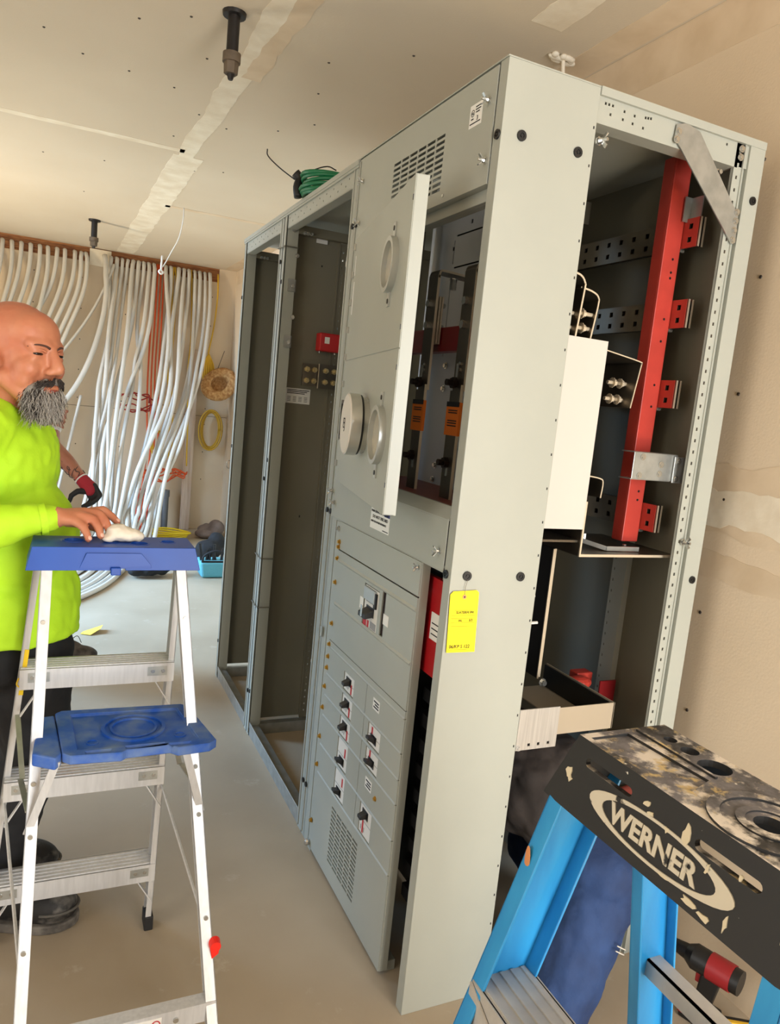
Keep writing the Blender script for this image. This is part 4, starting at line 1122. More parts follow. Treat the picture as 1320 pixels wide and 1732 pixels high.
for y, z, c in ((0,0,0),):
    p = on2(rails[0],0.93); m.ball(p+Vector((-.046,-.010,0)),(.0015,.006,.022),8,6); p = on2(rails[1],0.90); m.cut().ball(p+Vector((-.046,.014,0)),(.0015,.008,.03),8,6)
L2.part('paint_blob', m, mat('orange_paint',(214,140,84),0.6))
# ================================================================= people
def remesh(o, vox, smooth=4, disp=None):
    md = o.modifiers.new('remesh','REMESH'); md.mode = 'VOXEL'; md.voxel_size = vox; md.use_smooth_shade = True
    s = o.modifiers.new('smooth','SMOOTH'); s.iterations = smooth; s.factor = 0.5
    if disp:
        tx = bpy.data.textures.new(o.name,'CLOUDS'); tx.noise_scale = disp[0]; tx.noise_depth = 2
        d = o.modifiers.new('folds','DISPLACE'); d.texture = tx; d.strength = disp[1]; d.mid_level = 0.5; d.texture_coords = 'LOCAL'
        if len(disp) > 2:
            o.modifiers.new('smooth2','SMOOTH').iterations = disp[2]
    return o
class Frame:
    """local axes: f forward, s towards the person's left, u up"""
    def __init__(s, o, f, scale=1.0, tilt=0.0):
        s.o = Vector(o); s.f = Vector(f).normalized(); s.s = Vector((-s.f.y, s.f.x, 0)).normalized(); s.u = s.f.cross(s.s).normalized(); s.k = scale
        if tilt:
            R_ = Matrix.Rotation(tilt, 3, s.s); s.f = R_ @ s.f; s.u = R_ @ s.u
        s.R = Matrix((s.f, s.s, s.u)).transposed()
    def __call__(s, a, b, c): return s.o + (s.f*a + s.s*b + s.u*c)*s.k
    def ball(s, mb, a, b, c, ra, rb, rc, n=18, m_=12): mb.ball(s(a,b,c), (ra*s.k,rb*s.k,rc*s.k), n, m_, s.R)
    def cap(s, mb, p, r0, q, r1): mb.cap(s(*p), r0*s.k, s(*q), r1*s.k)
def chain(mb, pts, rad):
    for i in range(len(pts)-1): mb.cap(pts[i], rad[i], pts[i+1], rad[i+1])
def skinmat(name, col, col2, rough=0.5):
    m = mat(name, col, rough, col2=col2, vscale=14, ramp=(0.4,0.7), bump=.04, bscale=120)
    p = m.node_tree.nodes['Principled BSDF']; p.inputs['Subsurface Weight'].default_value = 0.08; p.inputs['Subsurface Radius'].default_value = (.02,.008,.004)
    return m
SKIN = skinmat('tan_skin', (188,122,90), (176,100,72))
NEON = mat('neon_yellow_knit', (184,230,34), 0.75, col2=(176,222,30), vscale=6, bump=.06, bscale=200)
PANTS = mat('black_work_trousers', (20,20,23), 0.8, bump=.1, bscale=40)
BOOT = mat('dusty_black_boot', (30,28,27), 0.6, col2=(128,122,114), vscale=18, ramp=(0.52,0.75), detail=8, bump=.2, bscale=40)

# ---------------------------------------------------------------- bald bearded man leaning on the blue ladder
MAN = Thing('person', (-0.95,0.72,0), 'bald bearded man in neon yellow long-sleeved shirt resting a hand on the blue ladder', 'person')
hd = Frame((-0.936,0.590,1.568), (0.77,-0.64,0), 1.06, 0.0)
b = MB()
hd.ball(b, -.012,0,.030, .097,.079,.083); hd.ball(b, .030,0,-.020, .062,.066,.080); hd.ball(b, -.03,0,-.02,.075,.072,.07)
hd.ball(b, .048,0,-.085, .046,.052,.040); hd.ball(b, .032,0,.042,.060,.068,.056)
for k in (-1,1):
    hd.ball(b, .055,k*.040,-.034, .034,.028,.030); hd.ball(b, .045,k*.046,-.055,.03,.022,.03)   # cheeks
    hd.ball(b, -.010,k*.083,.0, .020,.012,.033); hd.ball(b, .002,k*.080,-.026, .012,.011,.013)   # ears
    hd.cap(b, (.084,k*.010,.020), .014, (.070,k*.046,.020), .013)     # brow ridge
    hd.ball(b, .099,k*.015,-.040, .011,.010,.009)          # nostrils
    hd.ball(b, .078,k*.033,.006, .012,.019,.008)           # upper lids
    hd.ball(b, .079,k*.034,-.009, .010,.018,.006)          # lower lids
    hd.cap(b, (.02,k*.060,-.06), .022, (.05,k*.035,-.095), .02)
hd.cap(b, (.090,0,.012), .010, (.110,0,-.030), .0145); hd.ball(b, .108,0,-.034,.015,.015,.012)
hd.cap(b, (.094,-.018,-.074), .007, (.094,.018,-.074), .007); hd.cap(b, (.092,-.014,-.084), .008, (.092,.014,-.084), .008)
# neck, trunk, arms, legs: one continuous figure under the clothes
neck0 = hd(-.03,0,-.06); nb = Vector((-0.985,0.65,1.43))
b.cap(neck0, .072, nb, .078)
F = Vector((0.95,-0.31,0)).normalized(); Rr = Vector((F.y,-F.x,0)); bd = Frame((-0.985,0.69,0), F)
bd.ball(b, 0,0,1.28, .11,.17,.18); bd.ball(b, .02,0,1.05,.12,.15,.2); bd.ball(b, 0,0,.90,.12,.16,.12)
sr = Vector((-1.04,0.49,1.37)); er = Vector((-1.08,0.395,1.150)); wr = Vector((-0.842,0.424,1.190))
chain(b, [sr,er,wr], [.055,.042,.027])
sl = Vector((-0.93,0.88,1.36)); el = Vector((-0.98,0.95,1.08)); wl = Vector((-0.86,0.93,0.86))
chain(b, [sl,el,wl], [.055,.042,.028]); b.cap(wl,.03,wl+Vector((.05,-.01,-.07)),.025)
for hip, knee, ank in (((-0.915,0.64,.86),(-0.875,0.67,.48),(-0.955,0.685,.11)),((-0.95,0.80,.86),(-0.93,0.83,.48),(-0.985,0.88,.11))):
    chain(b, [Vector(hip),Vector(knee),Vector(ank)], [.085,.058,.04]); b.cap(Vector(ank),.038,Vector(ank)+Vector((.03,.01,-.05)),.03)
# right hand on the ladder top: palm, four unequal fingers bent at the knuckles, thumb from the side
kn = [Vector((-.768,.449,1.200)),Vector((-.776,.428,1.203)),Vector((-.788,.410,1.198)),Vector((-.803,.396,1.189))]
for k_, r_ in zip(kn, (.0135,.014,.0135,.0125)): b.cap(wr, .021, k_, r_)
b.ball((-.805,.425,1.186),(.03,.026,.014),14,10)
fing = [([kn[0],(-.736,.452,1.207),(-.716,.442,1.194),(-.703,.430,1.181)],(.0115,.0105,.0095,.0085)),
        ([kn[1],(-.745,.420,1.202),(-.730,.407,1.184),(-.724,.398,1.166)],(.012,.011,.010,.009)),
        ([kn[2],(-.760,.398,1.193),(-.748,.385,1.174),(-.743,.378,1.156)],(.0115,.0105,.0098,.0088)),
        ([kn[3],(-.783,.383,1.178),(-.774,.374,1.163),(-.770,.369,1.150)],(.0105,.0098,.009,.0082)),
        ([(-.815,.448,1.180),(-.785,.472,1.170),(-.755,.478,1.160),(-.738,.472,1.153)],(.016,.0125,.0112,.0095))]
for pts, rad in fing: chain(b, [Vector(p) for p in pts], [r_*1.1 for r_ in rad])
body = MAN.part('body', b, SKIN, smooth=3)
remesh(body, .0042, 10)
nails = MB(); NAIL = mat('fingernail', (226,172,150), 0.35)
for i in range(4):
    p1 = Vector(fing[i][0][2]); p2 = Vector(fing[i][0][3]); d_ = (p2-p1).normalized(); up_ = Vector((0.35,-0.6,0.7)); up_ = (up_-d_*up_.dot(d_)).normalized(); sd = d_.cross(up_)
    Rm = Matrix((d_, sd, up_)).transposed(); nails.cut().ball(p2+up_*.0072-d_*.001, (.0060,.0052,.0022), 10, 6, Rm)
nails.build('fingernail', NAIL, body, smooth=3)
# eyes, brows
EYE = mat('dark_eye', (30,20,16), 0.15); EYEW = mat('eye_white', (220,206,196), 0.25); HAIRD = mat('dark_hair', (44,36,32), 0.7)
m = MB()
for k in (-1,1): m.cut(); hd.ball(m, .0815,k*.033,-.001, .0085,.0145,.0042, 12, 8)
m.build('eye', EYE, body, smooth=3)
m = MB()
for k in (-1,1): m.cut(); m.tube(crom([hd(.0945,k*.011,.013),hd(.093,k*.024,.0175),hd(.085,k*.042,.0185),hd(.072,k*.055,.013)],5), .0034, 6, r1=.0014)
m.build('eyebrow', mat('brow_hair',(76,50,40),0.8), body, smooth=3)
m = MB(); m.tube(crom([hd(.083,-.030,-.076),hd(.0965,-.014,-.080),hd(.101,0,-.081),hd(.0965,.014,-.080),hd(.083,.030,-.076)],5),.0032,6); m.build('lips', mat('lips',(150,74,64),0.4), body, smooth=3)
m = MB()
for k in (-1,1): m.cut(); m.tube(crom([hd(.004,k*.088,.018),hd(-.014,k*.092,.016),hd(-.022,k*.090,-.004),hd(-.010,k*.088,-.026),hd(.002,k*.084,-.030)],4),.0055,6)
m.build('ear_rim', SKIN, body, smooth=3)
m = MB()
for k in (-1,1):
    m.cut(); m.tube(crom([hd(.0925,k*.019,.004),hd(.0895,k*.033,.0085),hd(.0795,k*.048,.004)],5), .0030, 6, r1=.0016)
m.build('eyelid', SKIN, body, smooth=3)
# beard: a soft mass with strands over it, dark moustache
BEARD = mat('grey_beard', (150,144,136), 0.9, col2=(92,86,80), vscale=22, bump=.5, bscale=70, stretch=(1,1,.4))
bm_ = MB()
hd.ball(bm_, .070,0,-.104, .038,.044,.030); hd.ball(bm_, .074,0,-.122, .032,.036,.034); hd.ball(bm_, .078,0,-.138,.022,.026,.024)
for k in (-1,1):
    hd.cap(bm_, (.092,k*.018,-.062), .010, (.072,k*.038,-.084), .013); hd.cap(bm_, (.064,k*.040,-.088), .013, (.058,k*.028,-.115), .018)
be = bm_.build('beard', BEARD, body, smooth=3); remesh(be, .005, 2, (.02,.012))
random.seed(3)
HAIRG = mat('grey_beard_hair', (176,170,162), 0.7); st = MB(); sd_ = MB(); mo = MB()
for i in range(1500):
    a = random.uniform(-1.9,1.9); h_ = random.random()
    r_ = .041*(1-.28*h_)+.003; c0 = hd(.066+r_*math.cos(a)*.92, r_*math.sin(a)*1.12, -.078-.058*h_)
    ln = random.uniform(.012,.034); out_ = hd.f*math.cos(a)*.25 + hd.s*math.sin(a)*.3
    c1 = c0 + (out_ - hd.u)*ln*.6 + Vector((random.uniform(-.008,.008),random.uniform(-.008,.008),0)); c2 = c1 + (-hd.u + out_*.2)*ln*.6 + Vector((random.uniform(-.01,.01),random.uniform(-.01,.01),0))
    (sd_ if (random.random() < .22+.3*(abs(a) > .8)) else st).tube([c0,c1,c2], .0007, 3, r1=.0002)
for i in range(220):
    k = random.choice((-1,1)); t = random.random()
    c0 = hd(.107-.020*t*t, k*(.004+.036*t), -.056-.010*t+random.uniform(-.006,.006)); c1 = c0 + hd.s*k*random.uniform(.006,.014)+hd.f*-.004-hd.u*random.uniform(.006,.016)
    mo.tube([c0,(c0+c1)/2+hd.f*.003,c1], .0012, 4, r1=.0004)
o = st.build('beard_hair', HAIRG, body, smooth=3); o['kind'] = 'stuff'; o = sd_.build('beard_hair', HAIRD, body, smooth=3); o['kind'] = 'stuff'; o = mo.build('moustache_hair', HAIRD, body, smooth=3); o['kind'] = 'stuff'
# shirt
b = MB()
bd.ball(b, .010,0,1.29, .140,.195,.175,24,16); bd.ball(b, .045,0,1.07, .165,.190,.20,24,16); bd.ball(b, .055,0,.96, .162,.188,.09,24,16); b.prism([bd(.055+.162*math.cos(2*PI*k/32), .188*math.sin(2*PI*k/32), .838) for k in range(32)], (0,0,.13))
b.cap(nb+Vector((-.005,.005,-.085)),.10,nb+Vector((.010,-.004,-.040)),.086)
b.cap(sr+Vector((.04,.10,.01)),.085,sr,.078); b.cap(sl+Vector((-.04,-.10,.01)),.085,sl,.078)
chain(b, [sr,er], [.078,.064]); chain(b, [er,er+(wr-er)*.5,wr+(er-wr)*.06], [.062,.050,.034]); chain(b, [sl,el,wl], [.075,.06,.042])
shirt = MAN.part('shirt', b, NEON, label='neon yellow long-sleeved shirt', smooth=3); remesh(shirt, .008, 8, (.09,.014,2))
w_ = shirt.modifiers.new('creases','DISPLACE'); tx = bpy.data.textures.new('creases','WOOD'); tx.noise_scale = .05; tx.wood_type = 'BANDNOISE'; tx.turbulence = 9; w_.texture = tx; w_.strength = .0035; w_.mid_level = .5
# cut off the hem level
m = MB(); m.tube([wr+(er-wr).normalized()*t for t in (.02,.035)], .0375, 20, caps=False); m.build('cuff', NEON, shirt, smooth=3)
b = MB()
bd.ball(b, .045,0,.80, .145,.175,.12)
for hip, knee, ank in (((-0.900,0.65,.80),(-0.868,0.67,.50),(-0.95,0.685,.16)),((-0.95,0.80,.80),(-0.93,0.83,.48),(-0.985,0.88,.16))):
    chain(b, [Vector(hip),Vector(knee),Vector(ank)], [.118,.088,.066])
pants = MAN.part('trousers', b, PANTS, smooth=3); remesh(pants, .012, 3, (.07,.02))
# boots
for ax, ay in ((-0.965,0.672),(-1.01,0.90)):
    fr = Frame((ax,ay,0), (0.84,-0.32,0), 1.12)
    b = MB(); fr.ball(b, .13,0,.045, .080,.054,.052); fr.ball(b, .05,0,.055,.10,.050,.055); fr.cap(b,(-.03,0,.05),.048,(-.02,0,.15),.055); fr.ball(b,-.05,0,.04,.05,.046,.045)
    bo = MAN.part('boot', b, BOOT, smooth=3); remesh(bo, .006, 3)
    pts = [fr(.125+.088*math.cos(t), .060*math.sin(t), 0) for t in [PI*(i/14)-PI/2 for i in range(15)]] + [fr(-.05+.052*math.cos(t), .05*math.sin(t), 0) for t in [PI/2+PI*(i/10) for i in range(11)]]
    MB().prism([p+Vector((0,0,.001)) for p in pts], (0,0,.026)).build('sole', mat('boot_sole',(118,112,104),0.8,col2=(70,66,62),vscale=30), bo, bevel=.004)
    m = MB(); m.tube([fr(.135+.076*math.cos(t),.052*math.sin(t),.048) for t in [PI*(i/14)-PI/2 for i in range(15)]],.004,6); m.build('toe_seam', mat('boot_seam',(90,86,80),0.8), bo, smooth=3)
# pouch and knife on the thigh
m = MB(); m.obox((-0.838,0.585,.535),(.042,.015,-.045),(.015,-.03,-.015),(-.02,.0,-.06)); pc = MAN.part('tool_pouch', m, BLACK, label='black pouch with an orange handle', bevel=.006)
MB().obox((-0.80,0.58,.60),(.045,.01,-.01),(.0,-.02,0),(-.012,0,-.045)).build('knife_handle', mat('orange_handle',(232,150,40),0.5), pc, bevel=.005)
MB().obox((-0.85,0.572,.49),(.02,0,.006),(0,-.012,0),(.004,0,-.02)).build('clip', mat('orange_handle',(232,150,40),0.5), pc, bevel=.003)

# white sponge under his fingers
b = MB(); b.ball((-0.690,0.398,1.158),(.042,.030,.018),16,10); b.ball((-0.705,0.402,1.166),(.028,.026,.016),14,10); b.ball((-.665,.395,1.155),(.025,.024,.014),14,10); b.ball((-.726,.388,1.149),(.018,.018,.009),12,8)
o = b.build('cloth_pad', mat('white_cloth',(226,216,200),0.85,var=.05,vscale=20), smooth=3); remesh(o, .004, 3, (.02,.008)); tag(o, 'crumpled white cloth pad under the man\'s hand on the blue ladder', 'cloth')

# ---------------------------------------------------------------- worker with tattooed arm behind him
P2 = Thing('person', (-0.98,2.68,0), 'worker with a tattooed forearm and red and black gloves, mostly hidden behind the bald man', 'person')
SK2 = skinmat('tattooed_skin', (168,112,88), (158,100,78))
fr = Frame((-1.03,2.66,0), (0.35,-0.94,0))
b = MB(); fr.ball(b, 0,0,1.58, .085,.07,.105); fr.cap(b,(0,0,1.5),.055,(0,0,1.4),.06)
fr.ball(b, 0,0,1.25,.10,.15,.2); fr.ball(b,0,0,1.0,.10,.14,.15)
s2, e2, w2 = Vector((-0.875,2.70,1.38)), Vector((-0.852,2.62,1.17)), Vector((-0.702,2.50,1.015))
chain(b, [s2,e2,(e2+w2)/2+Vector((0,0,.005)),w2], [.055,.042,.040,.027])
s3, e3, w3 = Vector((-1.19,2.60,1.38)), Vector((-1.15,2.50,1.14)), Vector((-0.93,2.44,1.30)); chain(b, [s3,e3,w3], [.055,.042,.03])
ctr = Vector((-0.862,2.43,1.325)); b.cap(w3,.03,ctr,.028)
for i in range(4): chain(b, [ctr+Vector((.0,0,.03-.02*i)), ctr+Vector((.045,-.01,.035-.024*i)), ctr+Vector((.075-.006*i,-.012,.03-.026*i))], [.012,.0105,.009])
chain(b, [ctr+Vector((-.01,-.01,.03)), ctr+Vector((.02,-.02,.06)), ctr+Vector((.04,-.02,.075))], [.013,.011,.009])
for hip, knee, ank in (((-0.93,2.68,.85),(-0.89,2.68,.47),(-0.795,2.74,.10)),((-1.12,2.64,.85),(-1.14,2.64,.47),(-1.15,2.70,.10))): chain(b, [Vector(hip),Vector(knee),Vector(ank)], [.08,.055,.04])
o = P2.part('body', b, SK2, smooth=3); remesh(o, .008, 3)
m = MB(); random.seed(9)
for i in range(16):
    t = random.uniform(.25,.95); c = e2+(w2-e2)*t; a = random.uniform(0,2*PI); rr = .0405-.012*t+.001
    d_ = (w2-e2).normalized(); p_ = d_.orthogonal().normalized(); q_ = d_.cross(p_)
    pts = [c + (p_*math.cos(a+.35*k+.5*math.sin(k*1.3+i)) + q_*math.sin(a+.35*k+.5*math.sin(k*1.3+i)))*rr*1.0 + d_*.012*k for k in range(5)]
    m.tube(crom(pts,3), .0022, 4)
o2 = m.build('tattoo', mat('tattoo_ink',(74,54,50),0.6), o); o2['kind'] = 'stuff'
b = MB(); fr.ball(b, 0,0,1.25,.125,.175,.21); fr.ball(b,0,0,.98,.13,.17,.17); b.cap(s2+Vector((-.05,.0,0)),.075,(s2+e2)/2,.066); b.cap(s3+Vector((.05,0,0)),.075,(s3+e3)/2,.066); fr.cap(b,(0,0,1.38),.09,(0,0,1.42),.07)
o = P2.part('shirt', b, mat('white_tee',(228,222,216),0.8), smooth=3); remesh(o, .012, 3, (.05,.015))
b = MB(); fr.ball(b,0,0,.86,.13,.165,.10)
for hip, knee, ank in (((-0.93,2.68,.82),(-0.89,2.68,.47),(-0.80,2.74,.14)),((-1.12,2.64,.82),(-1.14,2.64,.47),(-1.15,2.70,.14))): chain(b, [Vector(hip),Vector(knee),Vector(ank)], [.105,.085,.075])
o = P2.part('trousers', b, PANTS, smooth=3); remesh(o, .014, 3)
# gloved hand hanging, five fingers curled
RG1 = mat('red_knit_glove', (158,34,48), 0.85); b = MB(); d_ = (w2-e2).normalized()
pc_ = w2+d_*.055; b.cap(w2-d_*.01,.033,w2+d_*.03,.036); b.cap(w2+d_*.02,.034,pc_,.038)
gl = P2.part('glove', b, RG1, label='red glove with black rubber fingers', smooth=3); remesh(gl, .006, 3)
b = MB(); base = w2+d_*.075
for i, (ox, L_) in enumerate(((.030,.045),(.012,.052),(-.006,.050),(-.022,.040))):
    q = base+Vector((ox*.7,-.02+.01*i,ox*.55)); chain(b, [q-d_*.025, q+Vector((.012,0,-.030)), q+Vector((-.004,-.005,-.030-L_*.55)), q+Vector((-.028,-.008,-.034-L_*.75))], [.0135,.0125,.0115,.0095])
chain(b, [base+Vector((-.03,0,.0)), base+Vector((-.07,-.01,.0)), base+Vector((-.098,-.012,-.022)), base+Vector((-.105,-.012,-.05))], [.017,.0145,.0125,.0105])
o = b.build('glove_fingers', RUBBER, gl, smooth=3); remesh(o, .005, 2)
m = MB(); m.tube([w2-d_*.012+(d_.orthogonal().normalized()*math.cos(2*PI*k/16)+d_.cross(d_.orthogonal().normalized())*math.sin(2*PI*k/16))*.034 for k in range(17)],.004,6); m.build('glove_cuff', WHITEP, gl, smooth=3)
for fx, fy, ff in ((-0.765,2.745,(0.92,-0.38,0)),(-1.15,2.72,(0.3,-0.95,0))):
    f2 = Frame((fx,fy,0), ff); b = MB(); f2.ball(b,.11,0,.045,.085,.048,.043); f2.ball(b,.03,0,.06,.09,.047,.055); f2.cap(b,(-.03,0,.05),.045,(-.025,0,.15),.05)
    o = P2.part('boot', b, mat('dark_boot',(44,38,34),0.8,col2=(84,76,68),vscale=25), smooth=3); remesh(o,.007,3)
    m = MB()
    for k in range(4): m.tube(crom([f2(.03+.022*k,-.03,.108-.014*k),f2(.04+.022*k,0,.122-.016*k),f2(.03+.022*k,.03,.108-.014*k)],3),.0025,5)
    m.tube(crom([f2(.03,0,.115),f2(.06,-.03,.14),f2(.08,-.05,.11),f2(.05,-.02,.11),f2(.07,.03,.13),f2(.09,.04,.09)],4),.002,5); q = m.build('laces', BLACK, o, smooth=3); q['kind'] = 'stuff'

# ---------------------------------------------------------------- crouching worker reaching into the cabinet
P3 = Thing('person', (0.52,-0.15,0), 'crouching worker in blue jeans and dark top reaching into the open cabinet', 'person')
b = MB(); hp_ = Vector((.525,-.075,.40)); ch_ = Vector((.44,.28,.46)); hdp = Vector((.38,.47,.40))
chain(b, [hp_,(hp_+ch_)/2+Vector((0,0,.03)),ch_], [.095,.10,.12]); b.cap(ch_,.06,hdp,.055); b.ball(hdp+Vector((-.02,.05,-.01)),(.08,.10,.09),16,12)
LH = [Vector((.51,-.10,.38)),Vector((.345,-.185,.115)),Vector((.44,.05,.135))]; RH = [Vector((.565,-.06,.38)),Vector((.56,.26,.22)),Vector((.57,.12,.12))]
chain(b, LH, [.09,.058,.04]); chain(b, RH, [.09,.06,.04])
chain(b, [ch_+Vector((-.13,.02,-.02)),Vector((.33,.42,.30)),Vector((.36,.55,.42))], [.05,.04,.028]); chain(b, [ch_+Vector((.14,.06,-.02)),Vector((.57,.42,.28)),Vector((.55,.55,.40))], [.05,.04,.028])
for c_ in (Vector((.36,.57,.43)),Vector((.55,.57,.41))):
    b.ball(c_,(.03,.035,.03),12,8)
    for i in range(4): chain(b, [c_+Vector((-.024+.016*i,.02,.01)),c_+Vector((-.026+.017*i,.055,.014)),c_+Vector((-.024+.016*i,.075-.004*abs(i-1),-.004))],[.009,.0085,.0075])
    chain(b, [c_+Vector((-.03,0,0)),c_+Vector((-.05,.03,.0)),c_+Vector((-.045,.05,-.005))],[.011,.010,.008])
o = P3.part('body', b, SKIN, smooth=3); remesh(o, .009, 3)
JEAN = mat('blue_denim', (24,46,86), 0.8, col2=(36,64,112), vscale=9, bump=.15, bscale=90)
b = MB(); b.ball((.53,-.085,.40),(.15,.115,.105),20,14); b.ball((.49,-.12,.385),(.10,.10,.10),16,12); b.ball((.58,-.12,.39),(.10,.10,.10),16,12)
chain(b, LH, [.105,.082,.055]); chain(b, RH, [.11,.085,.06])
jn = P3.part('jeans', b, JEAN, label='blue denim jeans', smooth=3); remesh(jn, .008, 4, (.05,.018,2))
sc_, sd0 = Vector((.43,-.145,.255)), (LH[1]-LH[0]).normalized(); sn = Vector((0,-1,0)); sn = (sn-sd0*sn.dot(sd0)).normalized(); st_ = sd0.cross(sn); m = MB()
for k in (0,1):
    m.cut().tube([sc_+sd0*(.012*k)+(sn*math.cos(a_*.1-.1)+st_*math.sin(a_*.1-.1))*.1025 for a_ in range(-6,2)], .0016, 5)
m.build('pocket_stitch', mat('stitching',(206,200,190),0.7), jn)
wc = Vector((.525,-.045,.475)); wd = (ch_-hp_+Vector((0,0,.1))).normalized(); px_ = Vector((1,0,0)); px_ = (px_-wd*px_.dot(wd)).normalized(); py_ = wd.cross(px_)
m = MB(); m.tube([wc+wd*.0+px_*.142*math.cos(2*PI*k/30)+py_*.125*math.sin(2*PI*k/30) for k in range(31)],.013,8); m.build('belt', mat('red_brown_belt',(104,34,26),0.5), jn, smooth=3)
b = MB(); chain(b, [hp_+(ch_-hp_)*.28+Vector((0,0,.04)),(hp_+ch_)/2+Vector((-.02,.02,.07)),ch_+Vector((-.02,0,.045)),ch_+Vector((-.05,.10,.02))], [.135,.155,.165,.12]); b.ball(ch_+Vector((-.085,-.06,.06)),(.12,.12,.12),16,12)
chain(b, [ch_+Vector((-.11,.02,-.0)),Vector((.33,.40,.32))], [.08,.065]); chain(b, [ch_+Vector((.12,.06,-.0)),Vector((.57,.40,.30))], [.08,.065])
o = P3.part('dark_top', b, mat('dark_grey_fleece',(58,50,46),0.9,col2=(40,35,33),vscale=7,bump=.3,bscale=25), label='dark ribbed top', smooth=3); remesh(o, .010, 3, (.05,.02,1))
w_ = o.modifiers.new('folds2','DISPLACE'); tx = bpy.data.textures.new('ribs','WOOD'); tx.wood_type = 'RINGNOISE'; tx.noise_scale = .06; tx.turbulence = 5; w_.texture = tx; w_.strength = .012; w_.mid_level = .5
HR = MB(); HR.ball(hdp+Vector((-.02,.04,.02)),(.085,.10,.09),16,12); HR.build('hair', HAIRD, P3.root, smooth=3).location = -Vector(P3.root.location)
# ================================================================= cables on the far wall
JACKET = mat('white_cable_jacket', (214,210,202), 0.45, col2=(200,196,188), vscale=2)
random.seed(21)
def cable(name, pts, r, mt, label, cat, group=None, n=8, k=6):
    m = MB().tube(crom(pts, k), r, n)
    o = m.build(name, mt, smooth=3)
    tag(o, label, cat, group)
    return o
from mathutils.kdtree import KDTree
HANG = []
def hang(name, pts, r, mt, label, cat, group=None):
    """remember a hanging cable; all are laid side by side afterwards"""
    P = crom(pts, 12); L = [0.0]
    for a, b in zip(P, P[1:]): L.append(L[-1] + (b-a).length)
    n = max(24, int(L[-1]/0.042)); out = []; j = 0
    for i in range(n+1):
        t = L[-1]*i/n
        while j < len(P)-2 and L[j+1] < t: j += 1
        out.append(P[j].lerp(P[j+1], (t-L[j])/max(1e-9, L[j+1]-L[j])))
    HANG.append([name, out, r, mt, label, cat, group])
def lay_side_by_side(rounds=110):
    """push touching cables apart so that they rest beside each other instead of through each other"""
    own = [(c, i) for c, h in enumerate(HANG) for i in range(len(h[1]))]
    for it in range(rounds):
        kd = KDTree(len(own))
        for q, (c, i) in enumerate(own): kd.insert(HANG[c][1][i], q)
        kd.balance()
        mv = {}
        for q, (c, i) in enumerate(own):
            p = HANG[c][1][i]; r = HANG[c][2]
            for co, q2, d in kd.find_range(p, r + 0.021 + 0.018):
                c2, i2 = own[q2]
                need = r + HANG[c2][2] + 0.016
                if c2 == c or d >= need: continue
                v = p - co
                if v.length < 1e-5: v = Vector((0.001*(c-c2), 0.002*(c2-c), 0))
                v.z *= 0.5
                mv.setdefault((c,i), []).append(v.normalized()*(need-d)*0.5)
        for (c, i), l in mv.items():
            if i > 1: HANG[c][1][i] = HANG[c][1][i] + sum(l, Vector((0,0,0)))/max(1, len(l)**0.5)
        for h in HANG:
            P = h[1]; r = h[2]
            if it < rounds-6:
                Q = [P[i].lerp((P[i-1]+P[i+1])/2, 0.35) if 1 < i < len(P)-1 else P[i] for i in range(len(P))]
            else: Q = P
            for i, p in enumerate(Q):
                if i > 1: p.y = min(p.y, (6.62 if p.z < 2.0 else 6.72) - r)
                if p.z < 2.6: p.z = max(p.z, r+0.001)
            h[1] = Q
    for name, P, r, mt, label, cat, group in HANG:
        o = MB().tube(P, r, 8).build(name, mt, smooth=3); tag(o, label, cat, group)
rc = 0.0195
ORD = ['first','second','third','fourth','fifth','sixth','seventh','eighth','ninth','tenth','eleventh','twelfth','thirteenth','fourteenth','fifteenth','sixteenth','seventeenth','eighteenth','nineteenth','twentieth','twenty-first','twenty-second','twenty-third','twenty-fourth','twenty-fifth']
RG = 'white power cables sweeping down from the right half of the wooden plate'
tops = [-0.365,-0.312,-0.26,-0.207,-0.155,-0.103,-0.056,-0.006,0.045,0.165,0.214,0.292,0.345,0.395,0.455,0.507,0.56,0.612]
n_ = len(tops)
order = list(range(n_))
for i in range(0, n_-3, 3): order[i], order[i+2] = order[i+2], order[i]     # neighbours cross on the way down
for i, xt in enumerate(tops):
    f = order[i]/(n_-1)
    xb = -0.52 + 0.60*f + random.uniform(-.03,.03)
    s = random.uniform(-.05,.05); y1 = 6.58 - .25*random.random(); y2 = 6.40 - .35*random.random(); y3 = 6.15 - .3*random.random()
    bow = random.uniform(-.05,.06) + (-.07 if f < .45 else .05)
    xm1 = xt + (xb-xt)*random.uniform(.02,.14) + s
    xm2 = xt + (xb-xt)*random.uniform(.30,.46) + bow
    xm3 = xt + (xb-xt)*random.uniform(.72,.84) + bow*.7
    pts = [(xt,6.76,2.735),(xt+.005,6.70,2.70),(xt+s*.5,6.64,2.45),(xm1,y1,2.02),(xm2,y2,1.38),(xm3,y3,0.80),(xb,5.85,0.24),(xb-.05,5.55,.06),(-0.80+.52*f,5.0,rc+.002),(-1.22+.76*f,4.3,rc+.002),(-1.8+.86*f,3.8-.3*f,rc+.002)]
    hang('power_cable', pts, random.choice((.0165,.0195,.0195,.021)), JACKET, 'white power cable, %s from the right along the wooden plate' % ORD[n_-1-i], 'cable', RG)
LG = 'white power cables hanging from the left half of the wooden plate'
